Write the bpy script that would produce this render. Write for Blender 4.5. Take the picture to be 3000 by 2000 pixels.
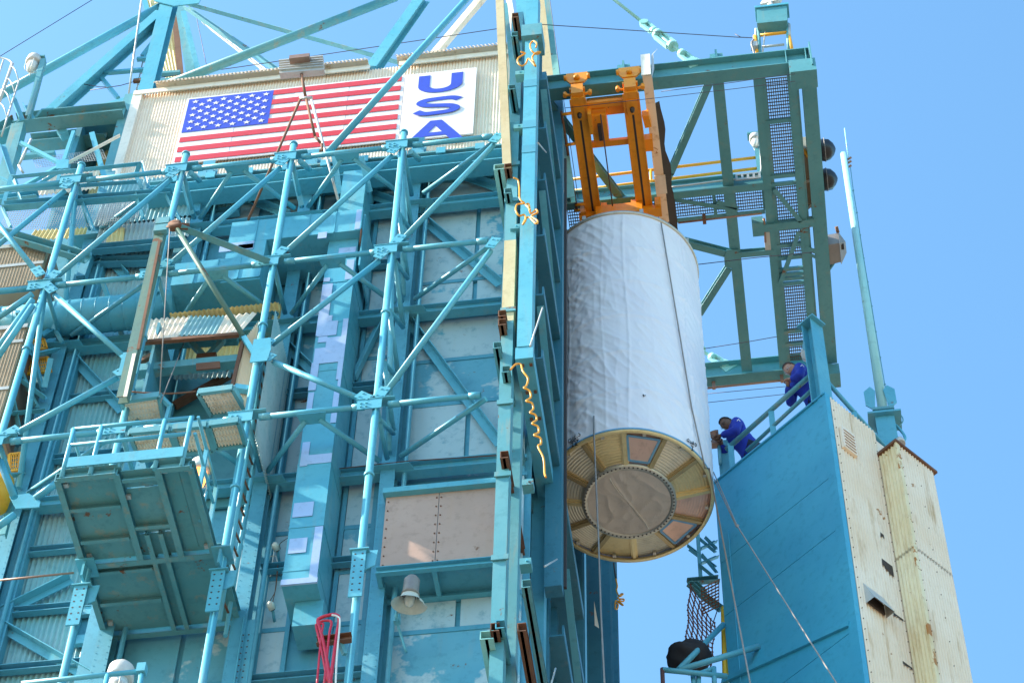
import bpy, bmesh, math, random
from mathutils import Vector as V, Matrix, noise
R = math.radians
random.seed(7)
C = bpy.context.scene.collection
for o in list(bpy.data.objects): bpy.data.objects.remove(o)
scn = bpy.context.scene

# ------------------------------------------------------------------ camera
F_PX, YAW, PITCH, ROLL = 7360.6, -0.1591285, 0.94815319, 0.03021922
CAM = V((0, 0, 1.6))
def cam_axes():
    cy, sy, cp, sp, cr, sr = math.cos(YAW), math.sin(YAW), math.cos(PITCH), math.sin(PITCH), math.cos(ROLL), math.sin(ROLL)
    f = V((sy*cp, cy*cp, sp)); r = V((cy, -sy, 0)); u = r.cross(f)
    return cr*r+sr*u, -sr*r+cr*u, f
AX, AU, AF = cam_axes()
cd = bpy.data.cameras.new('camera'); cam = bpy.data.objects.new('camera', cd); C.objects.link(cam)
cd.sensor_width = 36; cd.lens = F_PX*36/3000; cd.clip_start = .5; cd.clip_end = 3000
cam.matrix_world = Matrix(((AX.x, AU.x, -AF.x, 0), (AX.y, AU.y, -AF.y, 0), (AX.z, AU.z, -AF.z, 1.6), (0, 0, 0, 1)))
scn.camera = cam
# ------------------------------------------------------------------ light
SUN_EL, SUN_AZ = 38, 256          # azimuth clockwise from +Y: the sun stands to the left and rakes along the front
sd = V((math.sin(R(SUN_AZ))*math.cos(R(SUN_EL)), math.cos(R(SUN_AZ))*math.cos(R(SUN_EL)), math.sin(R(SUN_EL))))
w = bpy.data.worlds.new('World'); scn.world = w; w.use_nodes = True
nt = w.node_tree; bg = nt.nodes['Background']; sk = nt.nodes.new('ShaderNodeTexSky'); sk.sky_type = 'NISHITA'
sk.sun_disc = False; sk.sun_elevation = R(SUN_EL); sk.sun_rotation = R(SUN_AZ)
sk.air_density = 1.0; sk.dust_density = .8; sk.ozone_density = 3
tn = nt.nodes.new('ShaderNodeMix'); tn.data_type = 'RGBA'; tn.blend_type = 'MULTIPLY'; tn.inputs[0].default_value = 1; tn.inputs[7].default_value = (.82, 1.12, 1.09, 1)   # the camera's cool white balance
nt.links.new(sk.outputs[0], tn.inputs[6]); nt.links.new(tn.outputs[2], bg.inputs[0]); bg.inputs[1].default_value = .15
sl = bpy.data.lights.new('sun', 'SUN'); sl.energy = 4.6; sl.angle = R(.6); sl.color = (1, .90, .74)
so = bpy.data.objects.new('sun', sl); C.objects.link(so); so.rotation_euler = sd.to_track_quat('Z', 'Y').to_euler()
so.location = (-20, -20, 60)
vs = scn.view_settings; vs.view_transform = 'Standard'; vs.look = 'None'; vs.exposure = 1.45; vs.gamma = 1; vs.use_curve_mapping = False
scn.render.engine = 'CYCLES'

# ------------------------------------------------------------------ pixel helpers (photo pixels -> directions, met with real planes)
OFF = dict(a=(0, 0), b=(700, 0), c=(1400, 0), d=(2100, 0), e=(0, 640), f=(700, 640), g=(1400, 640), h=(2000, 640),
           i=(0, 1333), j=(700, 1333), k=(1400, 1333), l=(2100, 1333), w=(0, 0))
def px(p):
    t, x, y = p
    if t == 'w': return x*1.27551, y*1.27551
    o = OFF[t]; return o[0]+x/2.3507, o[1]+y/2.3507
def ray(p):
    x, y = px(p); return (AX*((x-1500)/F_PX)+AU*(-(y-1000)/F_PX)+AF).normalized()
def onX(p, v): d = ray(p); return CAM+d*((v-CAM.x)/d.x)
def onY(p, v): d = ray(p); return CAM+d*((v-CAM.y)/d.y)
def onZ(p, v): d = ray(p); return CAM+d*((v-CAM.z)/d.z)
def onP(p, o, n): d = ray(p); return CAM+d*((o-CAM).dot(n)/d.dot(n))

# ------------------------------------------------------------------ materials
MATS = {}
def nodes(m):
    m.use_nodes = True; t = m.node_tree; return t, t.nodes['Principled BSDF']
def N(t, kind, **kw):
    n = t.nodes.new(kind)
    for k, v in kw.items(): setattr(n, k, v)
    return n
def mixc(t, fac, a, b):
    n = N(t, 'ShaderNodeMix', data_type='RGBA')
    for s, v in ((0, fac), (6, a), (7, b)):
        if isinstance(v, (int, float)): n.inputs[s].default_value = v
        elif isinstance(v, tuple): n.inputs[s].default_value = (*v, 1)
        else: t.links.new(v, n.inputs[s])
    return n.outputs[2]
def ramp(t, x, lo, hi):
    n = N(t, 'ShaderNodeMapRange'); n.inputs[1].default_value = lo; n.inputs[2].default_value = hi
    t.links.new(x, n.inputs[0]); return n.outputs[0]
def nz(t, co, scale, detail=4, rough=.6):
    n = N(t, 'ShaderNodeTexNoise'); n.inputs['Scale'].default_value = scale; n.inputs['Detail'].default_value = detail
    n.inputs['Roughness'].default_value = rough; t.links.new(co, n.inputs['Vector']); return n.outputs['Fac']
def paint(name, c1, c2, rust=0., streak=0., rough=.45, spec=.5, metal=0., bump=.15, patch=None, patch_lo=.5, patch_hi=.56, patch_scale=.9, rustc=(.17, .065, .022), grime=.72):
    """worn painted steel: two shades, vertical streaks, rust spots, optional bare patches"""
    m = bpy.data.materials.new(name); t, b = nodes(m)
    co = N(t, 'ShaderNodeNewGeometry').outputs['Position']
    mp = N(t, 'ShaderNodeMapping'); mp.inputs['Scale'].default_value = (1, 1, .12); t.links.new(co, mp.inputs[0])
    big = nz(t, co, .8, 3); fine = nz(t, co, 7, 6, .7); st = nz(t, mp.outputs[0], 6, 5, .65)
    col = mixc(t, ramp(t, big, .35, .65), c1, c2)
    if patch:
        pn = nz(t, co, patch_scale, 5, .62)
        oi = N(t, 'ShaderNodeObjectInfo'); ma = N(t, 'ShaderNodeMath', operation='MULTIPLY_ADD'); t.links.new(oi.outputs['Random'], ma.inputs[0]); ma.inputs[1].default_value = .42; ma.inputs[2].default_value = -.21
        ad = N(t, 'ShaderNodeMath', operation='ADD'); t.links.new(pn, ad.inputs[0]); t.links.new(ma.outputs[0], ad.inputs[1])
        col = mixc(t, ramp(t, ad.outputs[0], patch_lo, patch_hi), col, patch)
    dark = tuple(x*grime for x in c1)
    col = mixc(t, ramp(t, fine, .52, .85), col, dark)
    if streak:
        rs = N(t, 'ShaderNodeMath', operation='MULTIPLY'); t.links.new(ramp(t, st, .55, .75), rs.inputs[0]); rs.inputs[1].default_value = streak
        col = mixc(t, rs.outputs[0], col, (.48, .27, .08))
    if rust:
        rn = nz(t, co, 3.1, 8, .68)
        col = mixc(t, ramp(t, rn, .70-rust*.13, .74-rust*.13), col, rustc)
    t.links.new(col, b.inputs['Base Color'])
    b.inputs['Roughness'].default_value = rough; b.inputs['Metallic'].default_value = metal
    b.inputs['Specular IOR Level'].default_value = spec
    rr = N(t, 'ShaderNodeMapRange'); rr.inputs[3].default_value = rough-.1; rr.inputs[4].default_value = min(1, rough+.22)
    t.links.new(fine, rr.inputs[0]); t.links.new(rr.outputs[0], b.inputs['Roughness'])
    bp = N(t, 'ShaderNodeBump'); bp.inputs['Strength'].default_value = bump; bp.inputs['Distance'].default_value = .02
    t.links.new(fine, bp.inputs['Height']); t.links.new(bp.outputs[0], b.inputs['Normal'])
    MATS[name] = m; return m
def plain(name, c, rough=.5, metal=0, emit=None, es=0, alpha=None, trans=0):
    m = bpy.data.materials.new(name); t, b = nodes(m)
    co = N(t, 'ShaderNodeNewGeometry').outputs['Position']; f = nz(t, co, 9, 5, .65)
    t.links.new(mixc(t, ramp(t, f, .35, .75), c, tuple(x*.8 for x in c)), b.inputs['Base Color'])
    b.inputs['Roughness'].default_value = rough; b.inputs['Metallic'].default_value = metal
    if emit: b.inputs['Emission Color'].default_value = (*emit, 1); b.inputs['Emission Strength'].default_value = es
    if trans: b.inputs['Transmission Weight'].default_value = trans
    MATS[name] = m; return m
TEAL = paint('teal_paint', (.075, .35, .475), (.12, .41, .51), rust=.28, streak=.16, rough=.36)
TEALR = paint('teal_paint_rusty', (.075, .28, .33), (.13, .33, .37), rust=.55, streak=.45, rough=.45)
TEALF = paint('teal_frame_paint', (.075, .27, .31), (.105, .31, .345), rust=.42, streak=.15, rough=.45)
DOORSHADE = paint('shade_darkened_door_teal', (.03, .165, .24), (.05, .21, .29), rust=.25, streak=.12, rough=.45)  # teal darkened so the colour itself carries the door leaf's deep shade
DAVP = paint('davit_paint', (.07, .17, .16), (.11, .19, .15), rust=.8, streak=.25, rough=.55)
TEALW = paint('teal_wall_paint', (.06, .285, .40), (.09, .33, .44), rust=.2, streak=.1, rough=.5)
PANEL = paint('faded_panel', (.085, .33, .455), (.13, .39, .49), rust=.25, streak=.12, rough=.5, patch=(.40, .53, .57), patch_lo=.43, patch_hi=.465, patch_scale=1.1)
UMB = paint('deep_blue_paint', (.045, .34, .52), (.06, .39, .56), rust=0, rough=.42, bump=.06)
CREAMW = paint('cream_sheet', (.87, .69, .53), (.92, .77, .63), rust=.12, streak=.3, rough=.5, bump=.03, grime=.9)
CREAMR = paint('cream_sheet_rusty', (.89, .69, .50), (.94, .78, .62), rust=.34, streak=.85, rough=.55, bump=.03, grime=.88, rustc=(.42, .17, .03))
WHITEC = paint('white_flashing', (.80, .72, .62), (.86, .79, .71), rust=.25, streak=.3, rough=.5)
YSHEET = paint('yellow_translucent_sheet', (.82, .62, .24), (.88, .72, .38), rust=.2, streak=.4, rough=.5)
TCORR = paint('teal_sheet', (.18, .42, .46), (.30, .48, .50), rust=.05, streak=.1, rough=.42, patch=(.42, .52, .52), patch_lo=.5, patch_hi=.7, patch_scale=.5)
ORANGE = paint('orange_crane_paint', (.90, .29, .007), (.92, .35, .013), rust=.25, rough=.4, rustc=(.12, .04, .01))
YEL = paint('yellow_rail_paint', (.86, .36, .012), (.88, .40, .02), rust=.1, rough=.4)
BROWNP = paint('brown_panel', (.44, .28, .22), (.50, .33, .27), rust=.3, streak=.12, rough=.5)
MESHB = paint('brown_screen', (.40, .28, .18), (.46, .33, .22), rust=.15, streak=.15, rough=.6)
OCHRE = paint('ochre_weathered_paint', (.50, .38, .20), (.60, .48, .28), rust=.45, streak=.6, rough=.5)
RUST = paint('rusty_steel', (.13, .055, .03), (.20, .09, .05), rust=.7, rough=.75)
GALV = paint('galvanised_steel', (.45, .45, .43), (.55, .54, .52), rust=.25, streak=.15, rough=.4, metal=.4)
GRATE = paint('grating_steel', (.09, .09, .09), (.16, .14, .09), rust=.5, rough=.55)
PATCHM = paint('bare_metal_patch', (.42, .50, .66), (.50, .58, .74), rust=.02, rough=.28, metal=.35, bump=.05)
FWHITE = paint('sign_white', (.77, .72, .74), (.80, .75, .77), rough=.4, bump=.03)
FRED = paint('sign_red', (.58, .03, .045), (.60, .04, .05), rough=.4, bump=.03)
FBLUE = paint('sign_blue', (.03, .06, .46), (.035, .07, .5), rough=.4, bump=.03)
BLACK = plain('black_vinyl', (.012, .013, .018), .35)
RUBBER = plain('dark_rubber', (.05, .035, .03), .6)
WIRE = plain('wire_rope', (.10, .09, .12), .5, .4)
ROPE = plain('tag_rope', (.30, .27, .26), .85)
NET = plain('brown_net_rope', (.16, .055, .045), .85)
HOSE = plain('yellow_hose', (.90, .36, .015), .35)
REDP = plain('red_pipe_paint', (.60, .02, .05), .3)
GLASS = plain('lamp_glass', (.75, .74, .70), .15, 0)
AMBER = plain('amber_lamp_glass', (.85, .30, .06), .2, 0, (1, .33, .06), 1.6)
LAMPW = plain('lamp_housing_white', (.62, .58, .54), .5)
SHADE = plain('enamel_shade', (.66, .64, .56), .4)
GREY = plain('grey_casting', (.28, .25, .24), .5, .2)
COPPER = plain('bronze_horn', (.34, .20, .15), .45, .3)
SKIN1 = plain('skin_light', (.50, .26, .18), .5)
SKIN2 = plain('skin_dark', (.16, .075, .045), .5)
HAIR1 = plain('hair_brown', (.07, .042, .03), .7)
HAIR2 = plain('hair_black', (.012, .01, .01), .6)
JACKET = plain('royal_blue_cloth', (.012, .035, .40), .75)
TROUS = plain('navy_cloth', (.02, .025, .06), .8)
LENS = plain('clear_plastic', (.65, .68, .70), .1)
def glossy_blue(): pass
MINT = paint('mint_paint', (.26, .55, .52), (.33, .60, .56), rust=.1, rough=.35)
MASTP = paint('pale_mast_paint', (.30, .62, .66), (.36, .66, .68), rust=.15, rough=.35)
CONC = paint('concrete', (.19, .15, .105), (.23, .185, .13), rust=0, rough=.9, bump=.3)
ALU = paint('aluminium_panel', (.74, .68, .54), (.82, .75, .60), rust=0, rough=.34, metal=.35, bump=.1)
ALU2 = paint('gold_chromate', (.78, .62, .32), (.85, .70, .40), rust=0, rough=.32, metal=.35, bump=.1)
ALU3 = paint('pink_foil_panel', (.80, .50, .40), (.86, .58, .48), rust=0, rough=.3, metal=.35, bump=.1)
GFAB = paint('grey_dust_cover', (.62, .53, .46), (.66, .57, .50), rust=0, rough=.5, bump=.1)
TAPE = plain('blue_tape', (.20, .45, .70), .5)
SILV = paint('silver_ring', (.55, .52, .46), (.62, .58, .5), rust=0, rough=.35, metal=.6)

# ------------------------------------------------------------------ mesh helpers
WORLD = {}           # object name -> world location of its origin
def link(name, verts, faces, mat, parent=None, smooth=False, kind=None, mats=None, fm=None):
    lo = V([min(v[i] for v in verts) for i in range(3)]); hi = V([max(v[i] for v in verts) for i in range(3)])
    c = (lo+hi)/2
    me = bpy.data.meshes.new(name); me.from_pydata([V(v)-c for v in verts], [], faces)
    for m in (mats or [mat]): me.materials.append(m)
    if fm:
        for p, k in zip(me.polygons, fm): p.material_index = k
    if smooth:
        if smooth is True: me.polygons.foreach_set('use_smooth', [True]*len(me.polygons))
        else: me.polygons.foreach_set('use_smooth', [i < smooth for i in range(len(me.polygons))])
    me.update()
    bm = bmesh.new(); bm.from_mesh(me); bmesh.ops.recalc_face_normals(bm, faces=bm.faces); bm.to_mesh(me); bm.free()
    o = bpy.data.objects.new(name, me); C.objects.link(o)
    WORLD[o.name] = c
    if parent is not None: o.parent = parent; o.location = c-WORLD[parent.name]
    else: o.location = c
    if kind: o['kind'] = kind
    return o
def thing(name, label, cat, loc=(0, 0, 0), group=None):
    o = bpy.data.objects.new(name, None); C.objects.link(o); o.location = loc; o.empty_display_size = .2
    WORLD[o.name] = V(loc); o['label'] = label; o['category'] = cat
    if group: o['group'] = group
    return o
def tag(o, label, cat, group=None):
    o['label'] = label; o['category'] = cat
    if group: o['group'] = group
    return o
class MB:
    """collects shapes into one mesh"""
    def __init__(s): s.v = []; s.f = []; s.nsm = []
    def add(s, v, f, sm=None):
        n = len(s.v); s.v += [V(x) for x in v]; s.f += [tuple(i+n for i in q) for q in f]
        s.nsm += [(k < sm) if sm is not None else False for k in range(len(f))]
        return s
    def build(s, name, mat, parent=None, kind=None):
        o = link(name, s.v, s.f, mat, parent, kind=kind)
        if any(s.nsm): o.data.polygons.foreach_set('use_smooth', s.nsm)
        return o
def frame_of(d, up=None):
    d = d.normalized()
    u = V(up) if up is not None else (V((0, 0, 1)) if abs(d.z) < .95 else V((0, 1, 0)))
    s = d.cross(u)
    if s.length < 1e-5: s = d.cross(V((1, 0, 0)))
    s.normalize(); u = s.cross(d).normalized(); return s, u
def g_tube(p0, p1, r, n=12, r1=None):
    p0, p1 = V(p0), V(p1); s, u = frame_of(p1-p0); r1 = r if r1 is None else r1
    v = []
    for p, q in ((p0, r), (p1, r1)):
        for k in range(n): a = 2*math.pi*k/n; v.append(p+s*(q*math.cos(a))+u*(q*math.sin(a)))
    f = [(k, (k+1) % n, n+(k+1) % n, n+k) for k in range(n)]
    f += [tuple(range(n))[::-1], tuple(range(n, 2*n))]
    return v, f, n
def g_path(pts, r, n=8, closed=False):
    pts = [V(p) for p in pts]; v = []; f = []; up = None; m = len(pts)
    for i, p in enumerate(pts):
        if closed: d = pts[(i+1) % m]-pts[i-1]
        else: d = pts[min(i+1, m-1)]-pts[max(i-1, 0)]
        s, u = frame_of(d, up); up = u
        for k in range(n): a = 2*math.pi*k/n; v.append(p+s*(r*math.cos(a))+u*(r*math.sin(a)))
    for i in range(m if closed else m-1):
        j = (i+1) % m
        for k in range(n): f.append((i*n+k, i*n+(k+1) % n, j*n+(k+1) % n, j*n+k))
    ns = len(f)
    if not closed: f += [tuple(range(n))[::-1], tuple(range((m-1)*n, m*n))]
    return v, f, ns
def g_box(lo, hi):
    (x0, y0, z0), (x1, y1, z1) = lo, hi
    v = [(x, y, z) for z in (z0, z1) for y in (y0, y1) for x in (x0, x1)]
    return v, [(0, 2, 3, 1), (4, 5, 7, 6), (0, 1, 5, 4), (2, 6, 7, 3), (0, 4, 6, 2), (1, 3, 7, 5)]
def g_obox(o, a, b, c):
    """parallelepiped: corner o, edges a b c"""
    o, a, b, c = V(o), V(a), V(b), V(c)
    v = [o+a*i+b*j+c*k for k in (0, 1) for j in (0, 1) for i in (0, 1)]
    return v, [(0, 2, 3, 1), (4, 5, 7, 6), (0, 1, 5, 4), (2, 6, 7, 3), (0, 4, 6, 2), (1, 3, 7, 5)]
def prof(kind, w, h, t):
    if kind == 'box': return [(-w/2, -h/2), (w/2, -h/2), (w/2, h/2), (-w/2, h/2)]
    if kind == 'I':
        a, b = w/2, h/2; q = t/2
        return [(-a, -b), (a, -b), (a, -b+t), (q, -b+t), (q, b-t), (a, b-t), (a, b), (-a, b), (-a, b-t), (-q, b-t), (-q, -b+t), (-a, -b+t)]
    if kind == 'C': return [(-w/2, -h/2), (w/2, -h/2), (w/2, -h/2+t), (-w/2+t, -h/2+t), (-w/2+t, h/2-t), (w/2, h/2-t), (w/2, h/2), (-w/2, h/2)]
    if kind == 'L': return [(-w/2, -h/2), (w/2, -h/2), (w/2, -h/2+t), (-w/2+t, -h/2+t), (-w/2+t, h/2), (-w/2, h/2)]
def g_beam(p0, p1, kind='box', w=.15, h=.15, t=.015, up=None):
    p0, p1 = V(p0), V(p1); s, u = frame_of(p1-p0, up); pr = prof(kind, w, h, t); n = len(pr)
    v = [p+s*x+u*y for p in (p0, p1) for x, y in pr]
    f = [(k, (k+1) % n, n+(k+1) % n, n+k) for k in range(n)]
    if kind == 'box': f += [(3, 2, 1, 0), (4, 5, 6, 7)]
    elif kind == 'I': f += [(0, 1, 2, 11), (10, 3, 4, 9), (8, 5, 6, 7), (2, 3, 10, 11), (9, 4, 5, 8)][:3]; f += [tuple(x+n for x in q) for q in ((0, 1, 2, 11), (10, 3, 4, 9), (8, 5, 6, 7))]
    elif kind == 'C': f += [(0, 1, 2, 3), (0, 3, 4, 7), (4, 5, 6, 7)]; f += [tuple(x+n for x in q) for q in ((0, 1, 2, 3), (0, 3, 4, 7), (4, 5, 6, 7))]
    else: f += [(0, 1, 2, 3), (0, 3, 4, 5)]; f += [tuple(x+n for x in q) for q in ((0, 1, 2, 3), (0, 3, 4, 5))]
    return v, f
def g_plate(poly, th, nrm=None):
    poly = [V(p) for p in poly]; n = len(poly)
    if nrm is None: nrm = (poly[1]-poly[0]).cross(poly[2]-poly[0]).normalized()
    else: nrm = V(nrm).normalized()
    v = [p-nrm*th/2 for p in poly]+[p+nrm*th/2 for p in poly]
    f = [tuple(range(n))[::-1], tuple(range(n, 2*n))]+[(k, (k+1) % n, n+(k+1) % n, n+k) for k in range(n)]
    return v, f
def g_corr(o, u, vv, pitch=.05, amp=.012, nrm=None, seg=6, o1=None):
    """corrugated sheet, ribs run along vv; u spans the width. o1: optional corner for skewed far end"""
    o, u, vv = V(o), V(u), V(vv); nrm = V(nrm).normalized() if nrm is not None else u.cross(vv).normalized()
    nr = max(2, round(u.length/pitch)); m = nr*seg; v = []; f = []
    for k in range(m+1):
        s = k/m; off = nrm*(amp*math.sin(2*math.pi*k/seg)); v += [o+u*s+off, o+u*s+vv+off]
    for k in range(m): f.append((2*k, 2*k+2, 2*k+3, 2*k+1))
    b = len(v); v += [p-nrm*.004 for p in v]
    f += [tuple(x+b for x in q)[::-1] for q in f]
    return v, f
def g_corrq(a, b, c, d, pitch=.05, amp=.012, seg=6):
    """corrugated quad a b (bottom edge) c d (top edge, c above b), ribs from bottom to top"""
    a, b, c, d = map(V, (a, b, c, d)); nrm = (b-a).cross(d-a).normalized(); m = max(2, round((b-a).length/pitch))*seg; v = []; f = []
    for k in range(m+1):
        s = k/m; off = nrm*(amp*math.sin(2*math.pi*k/seg)); v += [a.lerp(b, s)+off, d.lerp(c, s)+off]
    for k in range(m): f.append((2*k, 2*k+2, 2*k+3, 2*k+1))
    n = len(v); v += [p-nrm*.004 for p in v]; f += [tuple(x+n for x in q)[::-1] for q in f]
    return v, f
def g_grate(o, u, vv, su=.035, sv=.1, t=.006, h=.03):
    """bearing bars along vv every su, cross bars along u every sv"""
    o, u, vv = V(o), V(u), V(vv); m = MB(); n = u.cross(vv).normalized()
    k = round(u.length/su); du = u.normalized(); dv = vv.normalized()
    for i in range(k+1): m.add(*g_obox(o+u*(i/k)-du*t/2, du*t, vv, n*h))
    k = round(vv.length/sv)
    for i in range(k+1): m.add(*g_obox(o+vv*(i/k)-dv*t/2, u, dv*t, n*h*.6))
    return m
def g_lathe(profile, o, axis=(0, 0, 1), n=24):
    o = V(o); ax = V(axis).normalized(); s, u = frame_of(ax); v = []; f = []
    for r, z in profile:
        for k in range(n): a = 2*math.pi*k/n; v.append(o+ax*z+s*(r*math.cos(a))+u*(r*math.sin(a)))
    for i in range(len(profile)-1):
        for k in range(n): f.append((i*n+k, i*n+(k+1) % n, (i+1)*n+(k+1) % n, (i+1)*n+k))
    ns = len(f)
    ring = min(r for r, z in profile) > .5
    if profile[0][0] > 1e-4 and not ring: f.append(tuple(range(n))[::-1])
    if profile[-1][0] > 1e-4 and not ring: f.append(tuple(range((len(profile)-1)*n, len(profile)*n)))
    return v, f, ns
def tube(name, p0, p1, r, mat, parent, n=12, r1=None): v, f, s = g_tube(p0, p1, r, n, r1); return link(name, v, f, mat, parent, smooth=s)
def path(name, pts, r, mat, parent=None, n=8, closed=False): v, f, s = g_path(pts, r, n, closed); return link(name, v, f, mat, parent, smooth=s)
def beam(name, p0, p1, mat, parent, kind='box', w=.15, h=.15, t=.015, up=None): v, f = g_beam(p0, p1, kind, w, h, t, up); return link(name, v, f, mat, parent)
def box(name, lo, hi, mat, parent=None):
    lo, hi = [min(a, b) for a, b in zip(lo, hi)], [max(a, b) for a, b in zip(lo, hi)]
    v, f = g_box(lo, hi); return link(name, v, f, mat, parent)
def plate(name, poly, th, mat, parent, nrm=None): v, f = g_plate(poly, th, nrm); return link(name, v, f, mat, parent)
def corr(name, *a, mat=None, parent=None, **k): v, f = g_corr(*a, **k); return link(name, v, f, mat, parent, smooth=True)
def lathe(name, profile, o, mat, parent=None, axis=(0, 0, 1), n=24): v, f, s = g_lathe(profile, o, axis, n); return link(name, v, f, mat, parent, smooth=s)
def smoothpath(pts, sub=6):
    pts = [V(p) for p in pts]; out = []
    P = [pts[0]*2-pts[1]]+pts+[pts[-1]*2-pts[-2]]
    for i in range(1, len(P)-2):
        for k in range(sub):
            t = k/sub; a, b, c, d = P[i-1:i+3]
            out.append(.5*((2*b)+(c-a)*t+(2*a-5*b+4*c-d)*t*t+(3*b-a-3*c+d)*t**3))
    out.append(pts[-1]); return out
def copytree(o, loc, parent=None):
    c = o.copy(); C.objects.link(c); c.parent = parent; WORLD[c.name] = V(loc)
    c.location = V(loc)-(WORLD[parent.name] if parent else V((0, 0, 0)))
    for ch in list(o.children): copytree(ch, WORLD[c.name]+(WORLD[ch.name]-WORLD[o.name]), c)
    return c

# ================================================================== ground
g = link('ground', *(lambda s: ([(-s, -s, 0), (s, -s, 0), (s, s, 0), (-s, s, 0)], [(0, 1, 2, 3)]))(1500), CONC, None, kind='structure')

# ================================================================== service tower
YO, YI, YW = 19.6, 20.6, 20.92            # outer tube plane, inner column plane, wall sheeting
COLX = dict(D=-10.08, C=-8.40, B=-6.68, A=-4.94, R=-3.38)
LV = {0: 34.7, 1: 31.8, 2: 28.1}
ZB = 19.0
T = thing('service_tower', 'tall teal steel launch service tower with tubular truss front and panelled wall', 'tower', (-6.5, 24, 0))
def node(c, l, y=YO): return V((COLX[c], y, LV[l] if isinstance(l, int) else l))
def pull(a, b, ta, tb):
    d = (b-a).normalized(); return a+d*ta, b-d*tb
BOLT = None
def bolts(parent, pts, nrm, r=.016):
    for p in pts:
        global BOLT
        if BOLT is None:
            v, f, s = g_tube(V((0, -.02, 0)), V((0, .0, 0)), .017, 6); o = link('bolt', v, f, TEAL, parent); BOLT = o
        else:
            o = bpy.data.objects.new('bolt', BOLT.data); C.objects.link(o); o.parent = parent
        o.location = V(p)-WORLD[parent.name]; WORLD[o.name] = V(p)
# columns (outer tubes)
tops = dict(A=onY(('b', 1137, 915), YO).z, B=onY(('b', 377, 995), YO).z, C=onY(('a', 1255, 1065), YO).z, D=onY(('a', 545, 1140), YO).z)
for c in 'ABCD':
    x = COLX[c]; o = tube('column', (x, YO, 0), (x, YO, tops[c]), .050, TEAL, T, 16)
    tube('cap', (x, YO, tops[c]-.02), (x, YO, tops[c]+.012), .066, TEAL, o)
    for z in (30.2, 26.6): tube('collar', (x, YO, z), (x, YO, z+.05), .068, TEAL, o, 16)
# levels: outer chord, inner beam, cross struts, plan bracing, gussets
def gusset(c, l, pts, y=YO-.075, b=True):
    """pts: list of (dx,dz) around the node"""
    o = node(c, l, y); pl = plate('gusset', [o+V((dx, 0, dz)) for dx, dz in pts], .016, TEAL, T, (0, 1, 0))
    return pl
def pad(c, l, s=1):
    o = node(c, l); m = MB()
    m.add(*g_box((o.x-.24, YO-.08, o.z-.15), (o.x+.09, YO-.066, o.z+.06)))
    m.add(*g_box((o.x-.26, YO-.09, o.z+.055), (o.x+.26, YO+.07, o.z+.065)))
    pl = m.build('gusset', TEAL, T)
    bolts(pl, [o+V((dx, -.086, dz)) for dx in (-.19, -.12) for dz in (-.1, -.03)], None)
for l in (0, 1, 2):
    z = LV[l]; xs = ['D', 'C', 'B', 'A', 'R']
    for a, b in zip(xs, xs[1:]):
        p, q = pull(node(a, l), node(b, l), .16, .16); tube('chord', p, q, .042, TEAL, T, 14)
        for pp in (p, q): tube('chord_sleeve', pp, pp+(q-p).normalized()*(.16 if pp is p else -.16), .051, TEAL, T, 12)
        beam('wall_beam', (COLX[a]+.1, YI+.12, z-.02), (COLX[b]-.1, YI+.12, z-.02), TEAL, T, 'I', .16, .2, .016)
    for c in 'DCBA':
        pad(c, l)
        p, q = pull(node(c, l), node(c, l, YI), .07, .1); tube('cross_strut', p, q, .036, TEAL, T)
        m = MB().add(*g_plate([node(c, l, YI)+V(d) for d in ((-.28, -.08, -.1), (.30, -.08, -.1), (.36, .06, -.1), (.2, .18, -.1), (-.2, .18, -.1), (-.34, .06, -.1))], .014, (0, 0, 1)))
        ob = m.build('wall_gusset', TEAL, T)
    for a, b in (('D', 'C'), ('C', 'B'), ('B', 'A')):
        mid = (node(a, l)+node(b, l))/2
        if (a, b) == ('D', 'C'):
            p, q = pull(node('C', l), node('D', l, YI), .25, .2); tube('plan_brace', p, q, .036, TEAL, T); continue
        plate('chord_gusset', [mid+V(d) for d in ((-.2, -.02, -.05), (.2, -.02, -.05), (.16, .16, -.05), (-.16, .16, -.05))], .014, TEAL, T, (0, 0, 1))
        for s, c in ((-1, a), (1, b)):
            p, q = pull(mid+V((s*.06, .06, -.05)), node(c, l, YI)+V((0, 0, -.06)), .05, .16); tube('plan_brace', p, q, .038, TEAL, T)
    p, q = pull(node('R', l), node('A', l, YI), .12, .22); tube('plan_brace', p, q, .038, TEAL, T)
# face diagonals
zm = onY(('w', 602, 815), YO).z
def diag(p, q, ta=.3, tb=.3, r=.042, nm='face_brace'):
    p, q = V(p), V(q); a, b = pull(p, q, ta, tb); o = tube(nm, a, b, r, TEAL, T, 14)
    d = (b-a).normalized(); n = d.cross(V((0, 1, 0))).normalized()
    for e, s in ((a, 1), (b, -1)):   # slotted end plates with bolts
        c = e-d*(.11*s)
        m = MB().add(*g_obox(c-d*.13-n*.075+V((0, -.078, 0)), d*.26, n*.15, V((0, .014, 0))))
        pl = m.build('end_plate', TEAL, o)
        bolts(pl, [c+d*(k*.07)+n*(j*.038)+V((0, -.079, 0)) for k in (-1, 1) for j in (-1, 1)], None)
for a, b in ((('D', 1), ('C', 0)), (('C', 1), ('B', 0)), (('B', 1), ('A', 0)), (('A', 1), ('R', 0)), (('A', 2), ('R', 1)), (('B', zm), ('A', 1)), (('B', zm), ('A', 2)), (('C', zm), ('D', 1)), (('C', zm), ('D', 2))):
    diag(node(*a), node(*b))
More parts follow.
